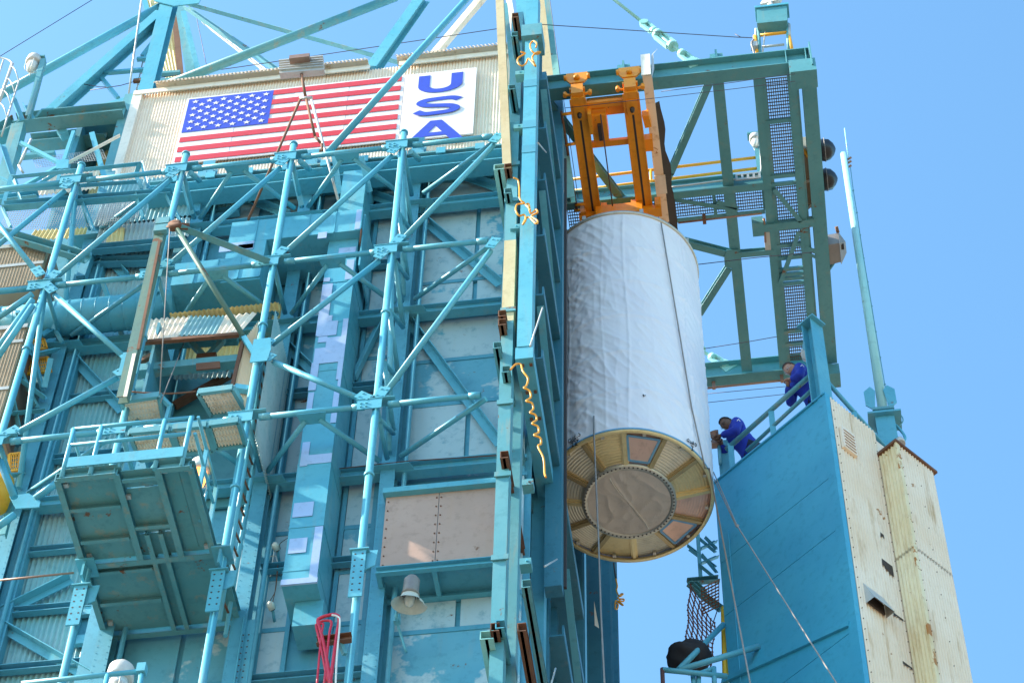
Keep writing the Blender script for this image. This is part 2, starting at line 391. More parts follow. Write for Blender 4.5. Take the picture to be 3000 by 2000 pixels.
for c in 'BC':
    o = node(c, zm, YO-.082); pl = plate('gusset', [o+V((dx, 0, dz)) for dx, dz in ((-.07, -.27), (.17, -.27), (.2, 0), (.17, .27), (-.07, .27))] if c == 'B' else [o+V((dx, 0, dz)) for dx, dz in ((-.2, -.27), (.07, -.27), (.07, .27), (-.2, .27))], .016, TEAL, T, (0, 1, 0))
# braces further left and side-plane diagonals
E1 = V((-11.78, YO, LV[1])); E0 = V((-11.78, YO, LV[0])); E2 = V((-11.78, YO, LV[2]))
tube('chord', node('D', 1)+V((-.16, 0, 0)), E1, .047, TEAL, T); tube('chord', node('D', 2)+V((-.16, 0, 0)), E2, .047, TEAL, T); tube('chord', node('D', 0)+V((-.16, 0, 0)), E0, .047, TEAL, T)
for y0, y1 in ((520, 700), (560, 925), (600, 990)): tube('face_brace', onY(('e', 225, y0), YO-.05), onY(('e', -40, y1), YO+.2), .046, TEAL, T)
diag(E1, node('D', 0)); diag(E0+V((0, -.1, 0)), node('D', 1)+V((0, -.1, 0)))
for l, m in ((0, 1), (1, 2)):
    for c in 'DA':
        a, b = pull(node(c, l), node(c, m, YI), .1, .2); tube('depth_brace', a, b, .042, TEAL, T)
for k in range(5):   # short zig-zag pieces behind the right tube column
    z = 34.2-k*1.25; tube('lacing', (COLX['A']+.02, YO+.15, z), (COLX['A']+.05, YI-.1, z-.5), .036, TEAL, T); tube('lacing', (COLX['A']+.02, YO+.15, z-1.2), (COLX['A']+.05, YI-.1, z-.55), .036, TEAL, T)
# splices with bolt holes under the platform level, on three columns
for c, (tl, x0, y0, y1) in dict(C=('i', 450, 900, 1175), B=('i', 1470, 790, 1075), A=('j', 800, 650, 975)).items():
    za, zb = onY((tl, x0, y0), YO-.09).z, onY((tl, x0, y1), YO-.09).z; x = COLX[c]
    m = MB().add(*g_box((x-.085, YO-.105, zb), (x+.085, YO-.085, za))).add(*g_box((x-.12, YO-.13, za-.03), (x+.12, YO+.06, za-.01)))
    pl = m.build('splice_plate', TEAL, T); k = 0; z = za-.1
    hm = MB()
    while z > zb+.05:
        for s in (-.045, .045): hm.add(*g_tube((x+s, YO-.107, z), (x+s, YO-.104, z), .014, 8))
        z -= .11
    hm.build('bolt_holes', RUBBER, pl, kind='stuff')
    b = MB().add(*g_plate([(x+.05, YO-.05, za), (x+.22, YO-.05, za), (x+.2, YO-.05, za-.28), (x+.05, YO-.05, za-.36)], .015)).build('bracket', TEAL, T)
# inner columns (I sections) with rivet lines, up to the roof
for c in 'DCBA':
    x = COLX[c]; o = beam('wall_column', (x, YI+.1, ZB), (x, YI+.1, 36.6), TEALW, T, 'I', .2, .2, .016, up=(0, 1, 0))
    hm = MB()
    for k in range(0, 150):
        for s in (-.07, .07): hm.add(*g_tube((x+s, YI-.006, 19.2+k*.115), (x+s, YI+.002, 19.2+k*.115), .006, 5))
    hm.build('rivets', TEALW, o, kind='stuff')
    tube('pipe', (x+.21, YI+.1, ZB), (x+.21, YI+.1, 36.2), .035, TEALW, T)
# wall: backing sheet, panels one by one, battens
box('wall_backing', (-11.0, YW+.02, 0), (-3.05, YW+.1, 36.5), TEALW, T)
box('wall', (-11.1, YW+.1, 0), (-11.0, 29, 39), TEALW, T); box('wall', (-11.0, 28.9, 0), (-3.2, 29, 39), TEALW, T); box('wall', (-3.3, YW+.1, 0), (-3.2, 21.6, 39), TEALW, T); box('wall', (-3.3, 25.7, 0), (-3.2, 28.9, 39), TEALW, T); box('roof', (-11.0, YW+.1, 39.0), (-3.2, 29, 39.1), TEALW, T)
def Zw(tl, x, y, yy=YW): return onY((tl, x, y), yy).z
rowsAR = [36.1]+[Zw('b', 1500, 1440), Zw('f', 1500, 440), Zw('f', 1500, 690), Zw('f', 1500, 978), Zw('f', 1500, 1280)]+[Zw('j', 1400, 70), Zw('j', 1400, 190), Zw('j', 1400, 1000), Zw('j', 1400, 1215), 22.3, ZB]
rowsAR = sorted(set(rowsAR), reverse=True)
def panels(x0, x1, rows, split=None, y=YW):
    for za, zb in zip(rows, rows[1:]):
        xs = [x0, x1] if not split or random.random() < .35 else [x0, x0+(x1-x0)*split, x1]
        for xa, xb in zip(xs, xs[1:]):
            dy = random.uniform(0, .008)
            box('wall_panel', (xa+.035, y-.02-dy, zb+.035), (xb-.035, y+.015, za-.035), PANEL, T)
        m = MB().add(*g_box((x0, y-.035, zb-.04), (x1, y+.01, zb+.04)))
        bt = m.build('batten', TEALW, T)
panels(COLX['A']+.16, -3.1, rowsAR, .5)
rowsBA = [36.1, 34.75, 33.3, 31.9, 31.0, 29.9, 28.2, 27.2, 26.3, 25.3, 24.2, 23.0, 21.6, ZB]
panels(COLX['B']+.16, -6.12, rowsBA); panels(-5.56, COLX['A']-.16, rowsBA)
panels(COLX['C']+.16, COLX['B']-.16, [36.1, 34.6, 33.2, 31.9, 30.4, 28.2, 27, 25.6, 24.4, 22.8, ZB], .55)
for x0, x1 in ((COLX['B']+.2, -6.12), (-5.56, COLX['A']-.2)):   # vertical battens
    for x in (x0, x1): box('batten', (x-.03, YW-.045, ZB), (x+.03, YW-.036, 36), TEALW, T)
for z in (35.6, 33.3, 30.2, 26.4, 24.3, 22.4):      # secondary girts
    beam('girt', (COLX['B']+.12, YI+.2, z), (COLX['A']-.12, YI+.2, z), TEALW, T, 'C', .1, .13, .012)
# wall diagonals lying against the panels
def wdiag(a, b, w=.12, y=YI+.16): beam('wall_brace', onY(a, y), onY(b, y), TEAL, T, 'L', w, w, .014, up=(0, -1, 0))
for a, b in ((('f', 1290, 20), ('f', 1790, 440)), (('f', 1170, 700), ('f', 1790, 1540)), (('b', 1300, 1115), ('b', 1790, 1290)), (('b', 910, 1335), ('b', 1070, 1395)),
             (('b', 0, 1330), ('b', 340, 1480)), (('e', 700, 220), ('e', 870, 400)), (('e', 480, 930), ('e', 830, 1310)), (('i', -20, 1095), ('i', 490, 840)), (('i', -20, 1155), ('i', 720, 1580)),
             (('f', 970, 700), ('f', 780, 1090)), (('f', 230, 780), ('f', 500, 1040)), (('a', 1480, 1255), ('a', 1763, 1370))): wdiag(a, b)
# teal corrugated wall in the left bay and its girts
tz0, tz1 = ZB, 36.0
corr('wall_sheet', (-10.0, YW-.03, tz0), (1.5, 0, 0), (0, 0, 33.0-tz0), .075, .016, nrm=(0, -1, 0), mat=TCORR, parent=T)
corr('wall_sheet', (-10.0, YW-.06, 33.05), (1.5, 0, 0), (0, 0, 3.0), .075, .016, nrm=(0, -1, 0), mat=TCORR, parent=T)
corr('wall_sheet', (-11.3, YW-.03, 24.2), (1.1, 0, 0), (0, 0, 5.5), .075, .016, nrm=(0, -1, 0), mat=TCORR, parent=T)
for z in (33.0, 30.6, 29.2, 27.2, 26.0, 24.9, 23.6, 22.6, 21.5): beam('girt', (-10.0, YW-.12, z), (-8.5, YW-.12, z), TEALW, T, 'C', .1, .12, .012)
for x in (-9.9, -8.62): box('wall_post', (x-.1, YW-.2, ZB), (x+.1, YW-.05, 36), TEALW, T)
# framed hatch in the corrugated wall
hz0, hz1 = onY(('i', 500, 1290), YW-.1), onY(('i', 660, 1080), YW-.1)
m = MB()
for a, b in (((hz0.x, hz0.z), (hz1.x+.25, hz0.z)), ((hz0.x, hz1.z), (hz1.x+.25, hz1.z)), ((hz0.x, hz0.z), (hz0.x, hz1.z)), ((hz1.x+.25, hz0.z), (hz1.x+.25, hz1.z))):
    m.add(*g_beam((a[0], YW-.12, a[1]), (b[0], YW-.12, b[1]), 'box', .07, .16))
m.build('hatch_frame', TEAL, T); box('hatch', (hz0.x+.03, YW-.05, hz0.z), (hz1.x+.2, YW-.03, hz1.z), TEALW, T)
# cap beam and ledge under the upper cream wall
beam('cap_beam', (-9.2, YI-.15, 35.35), (-3.3, YI-.15, 35.35), TEAL, T, 'I', .3, .3, .02)
box('ledge', (-9.2, YI-.3, 35.6), (-3.3, YI+.4, 35.64), TEALR, T)
for k in range(9): box('ledge_clip', (-8.9+k*.62, YI-.33, 35.52), (-8.75+k*.62, YI-.305, 35.68), TEAL, T)
# ---------------- upper cream wall
YF = 20.8
fx0, fx1, fz0, fz1 = -10.12, -3.5, 35.64, 39.47
for k in range(4):
    xa = fx0+.1+k*(fx1-fx0-.1)/4; corr('cream_wall_sheet', (xa, YF+.04, fz0), ((fx1-fx0-.1)/4+.03, 0, 0), (0, 0, fz1-fz0), .052, .014, nrm=(0, -1, 0), mat=CREAMW, parent=T)
m = MB().add(*g_box((fx0, YF-.03, fz0), (fx0+.16, YF+.05, fz1))); m.build('corner_flashing', WHITEC, T)
box('corner_post', (fx0-.17, YF+.0, fz0-.8), (fx0-.005, YF+.2, fz1+.03), TEALR, T)
for xa, xb in ((fx0, -6.7), (-6.7, -5.95), (-5.45, fx1)): box('roof_flashing', (xa+.004, YF-.045, fz1-.1), (xb-.004, YF-.025, fz1+.03), WHITEC, T)
for xa, xb in ((-9.75, -8.3), (-8.3, -6.0), (-5.5, -4.5), (-4.5, -3.5)):
    zz = fz1+.06+random.uniform(0, .025); corr('roof_sheet', (xa, YF-.16, zz-.03), (xb-xa, 0, 0), (0, .10, .20), .066, .017, nrm=(0, -1, .3), mat=CREAMR, parent=T); box('roof_deck', (xa, YF-.05, zz+.12), (xb, YF+1.4, zz+.14), CREAMR, T)
for k in range(5): box('wall_screws', (-9.9, YF+.02, 36+k), (-9.89, YF+.022, 36.01+k), RUST, T) if 0 else None
yb = 21.6
corr('cream_wall_sheet', (onY(('a', 650, 1180), yb).x, yb, 37.2), (1.3, 0, 0), (0, 0, 3.0), .09, .02, nrm=(0, -1, 0), mat=YSHEET, parent=T)
# ---------------- top left: apex column, rakers, ties (plane just behind the cream wall front)
YA = 21.0
def bm_(name, a, b, mat=TEAL, y=YA, y1=None, kind='I', w=.2, h=.2, t=.015, up=None):
    return beam(name, onY(a, y), onY(b, y if y1 is None else y1), mat, T, kind, w, h, t, up)
def tb_(name, a, b, r, mat=TEAL, y=YA, y1=None): return tube(name, onY(a, y), onY(b, y if y1 is None else y1), r, mat, T, 14)
bm_('apex_column', ('a', 1195, -90), ('a', 1010, 660), kind='I', w=.26, h=.24, up=(0, 1, 0))
tb_('raker', ('a', -60, 690), ('a', 1120, 40), .082)
bm_('raker', ('a', 1110, 110), ('a', 340, 800), kind='I', w=.2, h=.22, up=(0, 1, 0))
tb_('raker', ('a', 1120, 600), ('b', 1080, -20), .085, TEALR)
bm_('tie', ('a', 1290, 15), ('b', 1170, 440), TEALR, 21.6, 21.2, 'L', .1, .1, .012)
bm_('tie', ('a', 1280, 40), ('b', 290, 490), TEALR, 21.6, 21.2, 'L', .12, .12, .012)
bm_('tie', ('a', 1400, 150), ('b', 240, 530), WHITEC, 22.2, 21.6, 'L', .07, .07, .01)
bm_('raker', ('b', 1275, -20), ('b', 915, 490), TEAL, YA, None, 'I', .2, .2, .015, (0, 1, 0))
plate('gusset', [onY(q, YA-.12) for q in (('b', 780, 520), ('b', 880, 460), ('b', 960, 480), ('b', 940, 520))], .02, TEALR, T, (0, 1, 0))
tb_('raker', ('b', 1600, -40), ('b', 620, 1045), .055, y=YO+.02)
bm_('raker', ('b', 1690, -30), ('b', 1310, 420), CREAMR, 21.8, None, 'box', .13, .13)
plate('apex_gusset', [onY(q, YA-.14) for q in (('a', 1060, 10), ('a', 1080, -40), ('a', 1400, -40), ('a', 1370, 25), ('a', 1200, 45))], .02, TEAL, T, (0, 1, 0))
# lattice mast behind the apex with a yellowed sheet
ym = 22.4
q = [onY(p, ym) for p in (('a', 1150, 580), ('a', 1260, 560), ('a', 1190, -60), ('a', 980, -60))]
v, f = g_corrq(*q, pitch=.05, amp=.012); link('mast_sheet', v, f, YSHEET, T, smooth=True)
bm_('mast_leg', ('a', 1200, 50), ('a', 1250, 560), RUST, ym-.1, None, 'L', .12, .12, .014)
bm_('mast_leg', ('a', 1235, 40), ('a', 1320, 540), TEALR, ym-.2, None, 'I', .17, .17, .014)
bm_('mast_leg', ('a', 1265, 90), ('a', 1385, 570), TEAL, ym-.3, None, 'L', .1, .1, .012)
bm_('mast_leg', ('a', 985, -40), ('a', 1065, 270), TEAL, ym-.1, None, 'L', .1, .1, .012)
for y0, x0, x1 in ((165, 1265, 1300), (510, 1110, 1240), (560, 1110, 1200)): bm_('mast_strut', ('a', x0, y0), ('a', x1, y0-8), TEALR, ym-.25, None, 'box', .08, .08)
# side framing left of the apex column
for a, b in ((('a', 720, 505), ('a', 1010, 480)), (('a', 700, 540), ('a', 815, 680)), (('a', 945, 410), ('a', 1030, 405)), (('a', 980, 390), ('a', 1050, 300)), (('a', 920, 560), ('a', 1000, 545))): bm_('strut', a, b, TEAL, YA+.1, None, 'box', .07, .07)
tb_('standpipe', ('a', 975, 0), ('a', 885, 660), .018, GALV, 20.9)
for k in range(6): tube('rung', onY(('a', 985-k*8, 430+k*38), 21.2), onY(('a', 1012-k*8, 428+k*38), 21.2), .012, GALV, T, 6)
for x in (985, 1015): tb_('ladder_rail', ('a', x, 415), ('a', x-50, 640), .014, GALV, 21.2)
bm_('strut', ('a', 1060, 550), ('a', 920, 560), RUST, 20.95, None, 'box', .06, .08)
# eaves beams running left from the cream wall
YL = 20.75
bm_('eaves_beam', ('a', 110, 850), ('a', 860, 770), TEALR, YL, None, 'I', .26, .3, .02)
bm_('eaves_beam', ('a', -60, 960), ('a', 130, 850), TEALR, YL, None, 'I', .26, .3, .02)
plate('eaves_fascia', [onY(p, YL+.2) for p in (('a', 540, 770), ('a', 890, 665), ('a', 890, 730))], .03, TEAL, T, (0, 1, 0))
bm_('eaves_beam', ('a', 210, 985), ('a', 735, 935), TEALR, YL+.5, None, 'I', .24, .26, .02)
bm_('eaves_beam', ('a', 110, 1085), ('a', 380, 1060), TEAL, YL+.5, None, 'box', .1, .08)
bm_('corner_leg', ('a', 130, 880), ('a', 10, 1340), TEALR, YL-.1, None, 'box', .22, .2, up=(0, 1, 0))
bm_('post', ('a', 415, 890), ('a', 450, 940), TEAL, YL+.2, None, 'box', .14, .14)
# star-shaped brace plate with five arms, in front of the mesh
c0 = onY(('a', 432, 1135), 20.2)
plate('brace_plate', [onY(p, 20.2) for p in (('a', 390, 1105), ('a', 475, 1102), ('a', 470, 1160), ('a', 388, 1165))], .02, TEAL, T, (0, 1, 0))
for p in (('a', 140, 985), ('a', 508, 910), ('a', 820, 930), ('a', 150, 1290), ('a', 385, 1310), ('a', 600, 1230)): beam('brace_arm', onY(('a', 432, 1135), 20.22), onY(p, 20.3), TEAL if p[1] != 820 else WHITEC, T, 'L', .06, .06, .01)
for a, b in ((('a', 635, 925), ('a', 735, 1280)), (('a', 85, 650), ('a', 150, 815)), (('a', 175, 715), ('a', 220, 805)), (('a', 15, 985), ('a', 150, 1390))): bm_('strut', a, b, TEAL, 20.4, None, 'L', .09, .09, .012)
path('handrail_pipe', [onY(p, 20.5) for p in (('a', 245, 805), ('a', 290, 755), ('a', 370, 750))], .02, TEAL, T)
for a, b in ((('a', 215, 960), ('a', 130, 1140)), (('a', 130, 1140), ('a', 160, 1190))): tb_('grab_pipe', a, b, .022, GALV, 20.3)
# mesh screens and cream sheets on the upper left
def quad(*ps): return [onY(p, y) for p, y in ps]
def screen(name, a, b, c, y, mat, su=.04, sv=.06, t=.008):
    o, p, q = onY(a, y), onY(b, y), onY(c, y); m = g_grate(o, p-o, q-o, su, sv, t, .006); return m.build(name, mat, T, kind='stuff')
screen('mesh_screen', ('a', 225, 1090), ('a', 705, 1030), ('a', 250, 1155), 20.9, GALV)
screen('mesh_screen', ('a', 60, 1420), ('a', 960, 1370), ('a', -10, 1590), 20.35, GALV)
screen('mesh_screen', ('a', 700, 1380), ('a', 980, 1360), ('a', 660, 1530), 20.30, GALV)
def csheet(pts, y, mat, pitch=.075, amp=.016):
    v, f = g_corrq(*[onY(p, y) for p in pts], pitch=pitch, amp=amp); return link('wall_sheet', v, f, mat, T, smooth=True)
csheet((('a', 240, 1350), ('a', 660, 1300), ('a', 690, 1170), ('a', 300, 1215)), 20.95, CREAMW)
csheet((('e', 190, 150), ('e', 620, 130), ('e', 640, 60), ('e', 240, 80)), 20.7, YSHEET)
csheet((('a', 640, 1560), ('a', 1330, 1480), ('a', 1400, 1190), ('a', 760, 1255)), 20.55, TCORR)
csheet((('e', 650, 185), ('e', 1300, 120), ('e', 1310, -10), ('e', 690, 60)), 20.5, TCORR)
csheet((('e', 730, 170), ('e', 850, 158), ('e', 860, 60), ('e', 745, 75)), 20.47, YSHEET)
csheet((('a', 1430, 1450), ('a', 1660, 1420), ('a', 1640, 1290), ('a', 1450, 1310)), 20.85, TCORR)
for a, b, y in ((('e', 640, 215), ('e', 1260, 160), 20.5), (('e', 640, 300), ('e', 1060, 290), 20.7), (('a', 1380, 1290), ('a', 1763, 1230), 20.6), (('e', -20, 90), ('e', 600, 270), 20.0), (('a', 1390, 1490), ('a', 1650, 1450), 20.8)): bm_('girt', a, b, TEALR if y == 20.0 else TEALW, y, None, 'C', .12, .16, .012)
bm_('wall_post', ('e', 640, 190), ('e', 560, 420), TEALW, 20.6, None, 'box', .14, .14)
bm_('wall_post', ('a', 1400, 1195), ('a', 1350, 1480), TEALW, 20.6, None, 'box', .14, .14)
# balcony in the top-left bay
BT = [('a', 80, 1215), ('a', 970, 1125)]; yb_ = 19.75
for (a, b), h in (((('a', 85, 1215), ('a', 975, 1120)), 0), ((('a', 80, 1305), ('a', 945, 1245)), 1), ((('a', 25, 1420), ('a', 1180, 1330)), 2)):
    beam('balcony_rail', onY(a, yb_), onY(b, yb_), TEAL, T, 'L' if h < 2 else 'C', .07 if h < 2 else .12, .07 if h < 2 else .13, .01)
for (a, b) in ((('a', 85, 1210), ('a', 25, 1420)), (('a', 105, 1240), ('a', 155, 1390)), (('a', 965, 1125), ('a', 930, 1210)), (('a', 985, 1120), ('a', 1030, 1290)), (('a', 25, 1425), ('a', 80, 1560)), (('a', 940, 1330), ('a', 995, 1500)), (('a', 570, 1370), ('a', 650, 1580)), (('a', 940, 1200), ('a', 985, 1300)), (('a', 1150, 1340), ('a', 1250, 1520))):
    beam('balcony_post', onY(a, yb_), onY(b, yb_+.15), TEAL, T, 'L', .07, .07, .01)
for a, b in ((('a', 0, 1215), ('a', 260, 1350)), (('a', 130, 1340), ('a', 430, 1165)), (('a', 0, 1360), ('a', 90, 1300))): beam('balcony_brace', onY(a, 20.1), onY(b, 20.1), TEAL, T, 'L', .06, .06, .01)
beam('balcony_beam', onY(('a', -20, 1380), 20.1), onY(('a', 260, 1345), 20.1), TEAL, T, 'C', .12, .14, .012)
# knee braces under the cap beam
for a, b in ((('b', 660, 1060), ('b', 700, 1340)), (('b', 850, 1090), ('b', 910, 1330)), (('b', 1120, 1270), ('b', 1155, 1560)), (('a', 1270, 1260), ('a', 1330, 1480)), (('b', 380, 1180), ('b', 440, 1420))): beam('knee_brace', onY(a, 20.05), onY(b, 20.4), TEAL, T, 'L', .09, .09, .012)
for a in (('b', 420, 1110), ('b', 1180, 1045), ('a', 1310, 1190)): tube('stub', onY(a, YO), onY((a[0], a[1]+65, a[2]+55), YO+.25), .045, TEAL, T)

# ---------------- right-hand guide columns and door slides
XR = COLX['R']
R0 = onY(('g', 180, 250), YO-.1).x; R1 = onY(('g', 258, 250), YO-.1).x
box('guide_column', (R0, YO-.1, 0), (R1, YO+.12, 34.9), TEALR, T)
for za, zb in ((29.6, 31.6),): box('paint_patch', (R0-.003, YO-.104, za), (R1+.003, YO+.124, zb), OCHRE, T)
for z in (33.6, 32.6, 29.8, 27.7, 26.2, 24.6, 23.2): box('guide_bracket', (R0-.02, YO-.13, z), (R1+.03, YO-.105, z+.09), TEALR, T)
x0, x1 = onY(('k', 190, 600), YO+.3).x, onY(('k', 278, 600), YO+.3).x
box('guide_column', (x0, YO+.3, ZB), (x1, YO+.5, 33), TEALR, T)
# raking cream member above
beam('guide_member', onY(('c', 150, -40), YO-.15), onY(('c', 205, 1190), YO-.15), OCHRE, T, 'box', .13, .15, up=(0, 1, 0))
for s in range(0): box('guide_clip', *(lambda p: (p+V((-.09, -.01, -.02)), p+V((.09, .01, .02))))(onY(('c', 158+s*9, 200+s*190), YO-.235)), RUST, T)
beam('guide_member', onY(('c', 190, 40), YO+.3), onY(('c', 250, 600), YO+.3), TEALR, T, 'box', .07, .1, up=(0, 1, 0))
beam('guide_member', onY(('c', 210, -20), YO+.6), onY(('c', 320, 640), YO+.6), CREAMR, T, 'box', .1, .1, up=(0, 1, 0))
beam('guide_member', onY(('c', 300, -20), YO+.9), onY(('c', 345, 520), YO+.9), TEAL, T, 'I', .2, .15, up=(0, 1, 0))
# big blue box column, front
bx0, bx1 = onY(('c', 300, 1200), 19.35).x, onY(('c', 392, 1200), 19.35).x
zend = onY(('g', 300, 880), 19.35).z
box('door_column', (bx0, 19.35, zend), (bx1, 19.62, onY(('c', 370, -60), 19.35).z), TEAL, T)
for y in (560, 840, 1010): p = onY(('c', 340, y), 19.34); box('shadow_band', (bx0-.004, 19.342, p.z-.16), (bx1+.004, 19.36, p.z+.05), TEALW, T)  # cast shadows across the column front, laid on as darker strips
p = onY(('c', 370, 205), 19.3); box('column_head', (p.x-.16, 19.26, p.z-.25), (p.x+.17, 19.66, p.z+.12), TEALR, T)
# dark box above opening: beam running back from the column foot
yb2 = 21.75
for nm, xa, xb, mt in (('door_beam', bx0-.02, bx1+.02, TEAL),): box(nm, (xa, 19.36, zend-.26), (xb, yb2, zend-.005), mt, T)
for k in range(3):
    for s in (.05, .16): o = box('beam_bolt', (bx0+s, 19.45+k*.45, zend-.285), (bx0+s+.04, 19.49+k*.45, zend-.262), RUST, T)
# lower door column further back
lx0, lx1 = onY(('k', 372, 300), yb2).x, onY(('k', 464, 300), yb2).x
box('door_column', (lx0, yb2, 0), (lx1, yb2+.25, zend+.0), TEAL, T)
# slides: channels running back (Y), fronts stagger down the face
for (tl, x, y), L, mt in ((('c', 255, 115), 1.9, RUST), (('c', 250, 245), 1.6, TEALR), (('c', 232, 610), 1.9, TEALR), (('c', 205, 1155), 2.2, RUST), (('c', 205, 1325), 1.8, TEALR), (('g', 165, 665), 1.9, RUST), (('g', 165, 725), 3.0, RUST), (('g', 190, 1050), 3.0, TEALR), (('k', 180, 10), 3.4, RUST), (('k', 150, 1180), 2.2, TEAL), (('k', 115, 1200), 2.6, RUST), (('g', 130, 885), .9, TEALR), (('k', 60, 1255), 2.2, MINT), (('c', 145, 1160), 1.6, MINT), (('k', 330, 900), 2.0, TEALR), (('k', 300, 1200), 1.6, RUST)):
    p = onY((tl, x, y), 19.32); ww = .16 if mt is MINT else .105
    o = beam('door_slide', p+V((0, 0, .05)), p+V((0, L, .05)), mt, T, 'C', ww, .14, .012)
    o2 = box('slide_lip', (p.x-.02, 19.33, p.z-.02), (p.x+.015, 19.3+L, p.z+.0), GALV if mt is RUST else mt, o)
for (tl, x, y) in (('c', 290, 520), ('c', 280, 890), ('g', 258, 75), ('k', 330, 750), ('k', 345, 205)):
    p = onY((tl, x, y), 19.5); m = MB().add(*g_box((p.x-.07, 19.45, p.z-.05), (p.x+.07, 19.6, p.z+.06))); o = m.build('slide_bracket', MINT if tl == 'c' else TEALR, T)
    bolts(o, [p+V((.02, -.06, 0))], None)
# side leaf (plane facing right) of the upper box: skin, stiffeners in both directions
XS = -2.73
box('door_skin', (bx0-.3, 19.75, zend), (XS-.42, 21.7, 38.9), DOORSHADE, T)
for y in (19.75, 20.35, 21.0, 21.66): beam('door_stile', (XS-.26, y, zend), (XS-.26, y, 38.9), DOORSHADE, T, 'I', .16, .14, .014, up=(0, 1, 0))
def drail(x, ya, yb3, z): MB().add(*g_box((x-.36, ya, z), (x, yb3, z+.03))).add(*g_box((x-.022, ya, z+.031), (x+.004, yb3, z+.2))).build('door_rail', DOORSHADE, T)
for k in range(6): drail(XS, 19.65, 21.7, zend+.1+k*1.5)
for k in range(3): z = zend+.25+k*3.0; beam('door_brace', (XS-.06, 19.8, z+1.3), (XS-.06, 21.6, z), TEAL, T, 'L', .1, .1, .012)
box('door_jamb', (XS-.2, 21.5, zend-2.4), (XS+.03, 21.7, 38.9), DOORSHADE, T)
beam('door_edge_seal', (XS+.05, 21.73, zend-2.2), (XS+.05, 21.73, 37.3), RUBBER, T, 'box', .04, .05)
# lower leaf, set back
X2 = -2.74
box('door_skin', (lx0-.3, yb2+.3, 0), (X2-.40, 24.4, zend-.3), DOORSHADE, T)
for y in (22.1, 22.9, 23.7, 24.36): beam('door_stile', (X2-.27, y, ZB), (X2-.27, y, zend-.3), DOORSHADE, T, 'I', .16, .14, .014, up=(0, 1, 0))
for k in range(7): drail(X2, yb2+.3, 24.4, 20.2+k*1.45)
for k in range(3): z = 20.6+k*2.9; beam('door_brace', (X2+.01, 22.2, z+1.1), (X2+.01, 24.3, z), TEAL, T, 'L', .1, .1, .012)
# turnbuckle ties on the leaf
for (a, b) in ((('g', 445, 615), ('g', 360, 880)), (('c', 415, 985), ('c', 470, 1050)), (('k', 545, 715), ('k', 460, 765)), (('k', 535, 1465), ('k', 500, 1590))): tube('door_tie', onX(a, XS+.03), onX(b, XS+.03), .011, GALV, T)
# back leaf beyond the opening
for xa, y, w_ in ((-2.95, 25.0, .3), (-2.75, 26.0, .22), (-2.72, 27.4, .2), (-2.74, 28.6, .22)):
    beam('column', (xa, y, 0), (xa, y, 38.5), DOORSHADE, T, 'I', w_, .22, .016, up=(0, 1, 0))
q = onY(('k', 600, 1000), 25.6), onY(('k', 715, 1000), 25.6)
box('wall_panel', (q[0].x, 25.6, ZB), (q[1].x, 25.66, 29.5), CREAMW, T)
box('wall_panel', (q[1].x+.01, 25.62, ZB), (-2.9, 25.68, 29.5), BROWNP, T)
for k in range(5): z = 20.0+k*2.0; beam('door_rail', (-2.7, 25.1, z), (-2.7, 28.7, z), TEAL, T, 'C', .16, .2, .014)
for z in (27.4, 25.7, 23.3): box('cover_strip', (q[0].x, 25.56, z), (q[1].x, 25.59, z+.05), GALV, T)
plate('paper_flap', [onY(p, 24.9) for p in (('k', 800, 1000), ('k', 835, 1190), ('k', 805, 1170))], .004, WHITEC, T, (0, 1, 0))
# right rear mast of the tower above the box
for a, b, mt in ((('c', 415, -20), ('c', 480, 560), OCHRE), (('c', 455, -20), ('c', 520, 560), TEALR)): beam('mast_leg', onY(a, 21.9 if mt is OCHRE else 22.2), onY(b, 21.9 if mt is OCHRE else 22.2), mt, T, 'box', .22, .1, up=(0, 1, 0))
beam('mast_leg', onY(('c', 520, 400), 22.2), onY(('c', 640, 1380), 22.2), MINT, T, 'I', .15, .12, .012, up=(0, 1, 0))
for z in (): box('roof_curb', (-3.2, 19.8, z), (-2.55, 21.7, z+.15), TEAL, T)
# ================================================================== rocket stage section hanging from the crane
SC = onY(('w', 1843/1.27551, 1453/1.27551), 23.43); SR = 1.2598; SL = 5.75
def onCyl(p, r=SR):
    d = ray(p); ox, oy = CAM.x-SC.x, CAM.y-SC.y
    a = d.x*d.x+d.y*d.y; b = 2*(ox*d.x+oy*d.y); c = ox*ox+oy*oy-r*r; q = b*b-4*a*c
    t = (-b-math.sqrt(max(q, 0)))/(2*a); return CAM+d*t
S = thing('rocket_stage', 'white shrouded rocket stage cylinder hanging under the orange crane', 'rocket stage', SC)
def wrinkle(th, z):
    s = th*SR; deg = math.degrees(th); h = 0
    for c, w_, a in ((-83, .7, .012), (-36, .8, .016), (-31, .5, .008), (-128, .8, .01), (-150, 1.2, .014), (-100, .5, .006), (-70, .4, .004)):
        h += a*math.exp(-((deg-c-1.2*math.sin(z*1.3+c))/w_)**2)
    for k in range(1, 6):                                   # soft hoops under the cloth
        zz = k*SL/6+.02*math.sin(th*5+k); h += .013*math.exp(-((z-zz)/.035)**2)
    u, v = s*.80+z*.60, -s*.60+z*.80
    n1 = noise.noise(V((u*5.5, v*1.1, 3))); h += .016*(1-abs(n1))**9
    n2 = noise.noise(V((u*9, v*1.7+5, 8))); h += .007*(1-abs(n2))**9
    n4 = noise.noise(V((s*6, z*.6, 4))); h += .006*(1-abs(n4))**7
    h += .004*noise.noise(V((s*1.3, z*1.1, 1)))
    e = math.exp(-((deg+118)/10)**2); n3 = noise.noise(V((s*4+z*2.2, z*2.4, 2))); h += e*(.024*abs(n3)+.013*noise.noise(V((s*9-z*5, z*6, 7))))
    return h*(min(1, (SL-z)/.12) if z > SL-.12 else 1)*min(1, .25+z/.15)
NT, NZ = 420, 190
verts = []; faces = []
